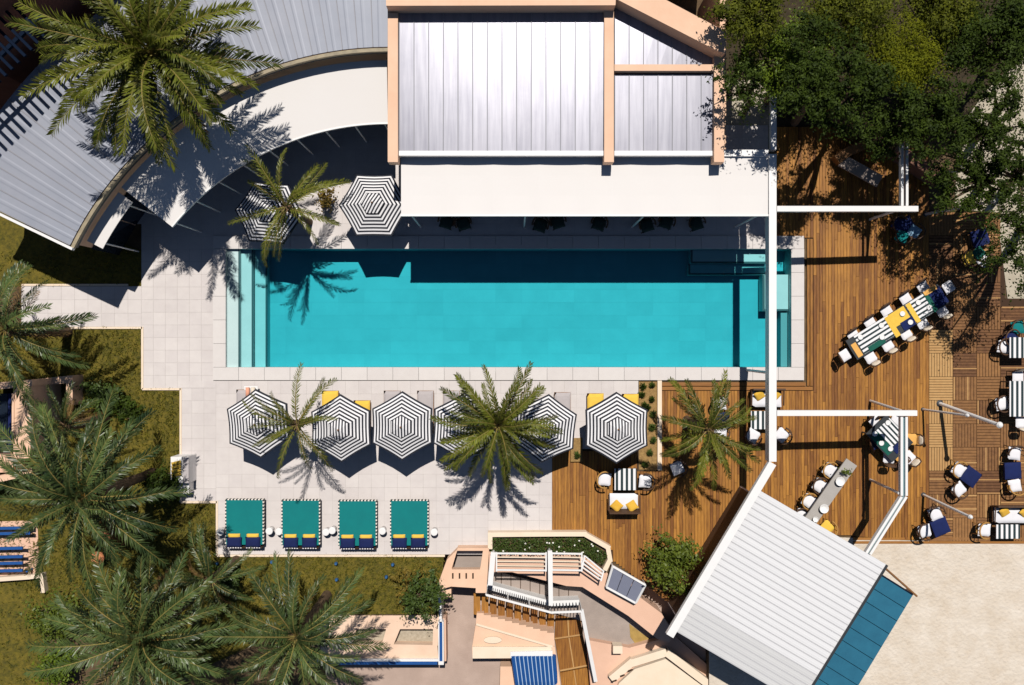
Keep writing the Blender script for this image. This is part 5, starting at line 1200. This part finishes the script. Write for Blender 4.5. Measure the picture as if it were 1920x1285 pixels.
# bar table and stools
ba = math.atan2(108, 76); bt = thing('long_bar_table', 'long grey bar table reaching out from under the white roof', 'table', Vector((*G2(1556, 925, 1.0), 0)), ba)
b = MB(); b.box((0, 0, .98), (3.3, .56, .07)); b.obj('table_top', GREYTOP, bt, world=False)
for sx in (-1.4, 0, 1.4): b = MB(); b.box((sx, 0, .47), (.12, .4, .94)); b.obj('leg', DARKMET, bt, world=False)
for (x, y, r, lab) in ((1573, 902, .20, 'white bowl near the plant on the bar table'), (1543, 953, .20, 'white bowl in the middle of the bar table'), (1527, 973, .12, 'small white dish at the roof end of the bar table')):
    b = MB(); b.lathe((0, 0, 0), [(r * .5, 0), (r * .9, .08), (r, .16), (r * .92, .155), (r * .5, .05)], 16); o = b.obj('bowl', WHITE, None, smooth=True); o.location = G(x, y, 1.02); tag(o, lab, 'bowl')
pp = thing('potted_plant', 'small green potted plant on the bar table', 'plant', G(1584, 884, 1.02))
b = MB(); b.lathe((0, 0, 0), [(.07, 0), (.10, .14), (.09, .14)], 12); b.obj('pot', WHITE, pp, world=False)
b = MB(); leafball(b, (0, 0, .2), .17, 160, .05, random.Random(9)); b.obj('foliage', LEAFB, pp, world=False)
for i, (x, y, m_) in enumerate(((1553, 880, RATTAN), (1534, 909, DRATTAN), (1514, 938, RATTAN), (1499, 966, DRATTAN))):
    chair(x, y, face(x, y, x + 30, y + 20), f'white cushioned seat, {ordn[i]} from the top along the bar table', CUSHW, m_, 'arm', 'seats along the bar table')
chair(1553, 992, face(1553, 992, 1535, 975), 'honey rattan chair at the roof end of the bar table', YELLOW, RATTAN, 'arm')
# lounge groups
GL = 'lounge chairs on the decks'
def lounge(x, y, tx, ty, lab, c=CUSHW, f=RATTAN): return chair(x, y, face(x, y, tx, ty), lab, c, f, 'arm', GL)
lounge(1795, 879, 1815, 893, 'rattan armchair above the upper navy ottoman', CUSHW, RATTAN); ottoman(1820, 894, face(0, 0, 16, -22), 'navy ottoman between two white armchairs on the parquet'); lounge(1796, 920, 1818, 902, 'dark armchair below the upper navy ottoman', CUSHW, DRATTAN)
lounge(1753, 961, 1763, 985, 'armchair beside the leaning mast at the deck edge', CUSHW, DRATTAN); ottoman(1763, 988, face(0, 0, 22, -9), 'navy ottoman near the sandy deck edge'); lounge(1731, 997, 1760, 990, 'armchair at the deck corner next to the sand', CUSHW, DRATTAN)
lounge(1903, 848, 1899, 880, 'armchair at the right edge above a navy ottoman', CUSHW, DRATTAN); ottoman(1899, 883, .05, 'navy ottoman at the right edge of the picture'); lounge(1904, 914, 1899, 885, 'rattan armchair at the right edge below a navy ottoman', CUSHW, RATTAN)
sofa(1900, 965, -math.pi / 2, 'white sofa with mustard pillows at the right edge', 1.7)
lounge(1843, 994, 1880, 996, 'rattan armchair left of the striped table at the deck edge', CUSHW, RATTAN); striped_table(1890, 997, math.pi / 2, 'striped table under the right edge sofa', .62, 1.05)
lounge(1876, 758, 1905, 752, 'white armchair left of the large striped table on the parquet', CUSHW, DRATTAN); striped_table(1914, 748, math.pi / 2, 'large striped table cut by the right edge', 1.55, 1.0, .74)
chair(1908, 706, -math.pi / 2, 'white chair above the large striped table', CUSHW, DRATTAN, 'dine'); chair(1914, 793, math.pi / 2, 'cream chair below the large striped table', CUSHW, DRATTAN, 'dine')
lounge(1893, 632, 1912, 650, 'navy chair in tree shade at the right edge', NAVY, DRATTAN); lounge(1880, 650, 1910, 655, 'pale chair in tree shade at the right edge', CUSHW, DRATTAN); striped_table(1914, 652, math.pi / 2, 'shaded striped table at the right edge', .9, 1.0, .7); lounge(1908, 612, 1912, 640, 'teal cushioned chair above the shaded striped table', TEALPAD, DRATTAN)
lounge(1683, 420, 1700, 432, 'navy armchair left of the group under the north pergola beam', NAVY, DRATTAN); ottoman(1698, 424, .5, 'navy ottoman below the north pergola beam'); lounge(1716, 436, 1702, 426, 'pale blue armchair right of the group under the north pergola beam', mat('pale_blue_fabric', (.25, .42, .58), .9), DRATTAN); lounge(1690, 446, 1698, 428, 'teal armchair below the navy ottoman near the pergola corner', TEALPAD, DRATTAN)
lounge(1814, 486, 1832, 478, 'yellow chair in tree shade on the parquet', YELLOW, DRATTAN); lounge(1838, 478, 1830, 470, 'green chair in tree shade on the parquet', GREENF, DRATTAN); lounge(1848, 492, 1835, 480, 'pale chair in tree shade beside the green chair', CUSHW, DRATTAN); ottoman(1838, 446, .3, 'navy ottoman in tree shade on the parquet')
# group below the right end parasol
lounge(1131, 899, 1165, 902, 'rattan armchair left of the striped table below the last parasol', CUSHW, RATTAN); striped_table(1173, 899, math.pi / 2, 'striped coffee table below the last parasol', .95, .98); lounge(1213, 903, 1180, 901, 'dark armchair right of the striped table below the last parasol', CUSHW, DRATTAN)
sofa(1170, 942, math.pi / 2, 'white sofa with two mustard pillows on the left deck', 1.3); lounge(1273, 877, 1240, 890, 'white chair under the deck palm fronds', CUSHW, DRATTAN)
# group beside the pergola beam
lounge(1349, 755, 1353, 785, 'white armchair above the deck palm', CUSHW, DRATTAN); ottoman(1353, 789, .1, 'navy ottoman shaded by the deck palm'); lounge(1351, 813, 1353, 790, 'white chair half hidden by the deck palm crown', CUSHW, DRATTAN)
sofa(1438, 747, -math.pi / 2, 'white sofa with mustard pillows crossed by the pergola beam', 1.35); striped_table(1428, 788, math.pi / 2, 'striped table next to the pergola beam', .8, .95); lounge(1410, 820, 1425, 795, 'armchair left of the pergola beam below the striped table', CUSHW, DRATTAN); lounge(1468, 818, 1440, 795, 'rattan armchair right of the pergola beam', CUSHW, DRATTAN)
# chairs in the awning shade
for i, x in enumerate((838, 868, 1014, 1045, 1124, 1212, 1250, 1305)):
    chair(x, 414 + (i % 3) * 3, -math.pi / 2 + (.3 if i % 2 else -.3), f'dark armchair in the awning shade, {["first", "second", "third", "fourth", "fifth", "sixth", "seventh", "eighth"][i]} from the left', mat('dark_green_fabric', (.03, .06, .05), .9), DRATTAN, 'arm', 'armchairs under the pool house awning')
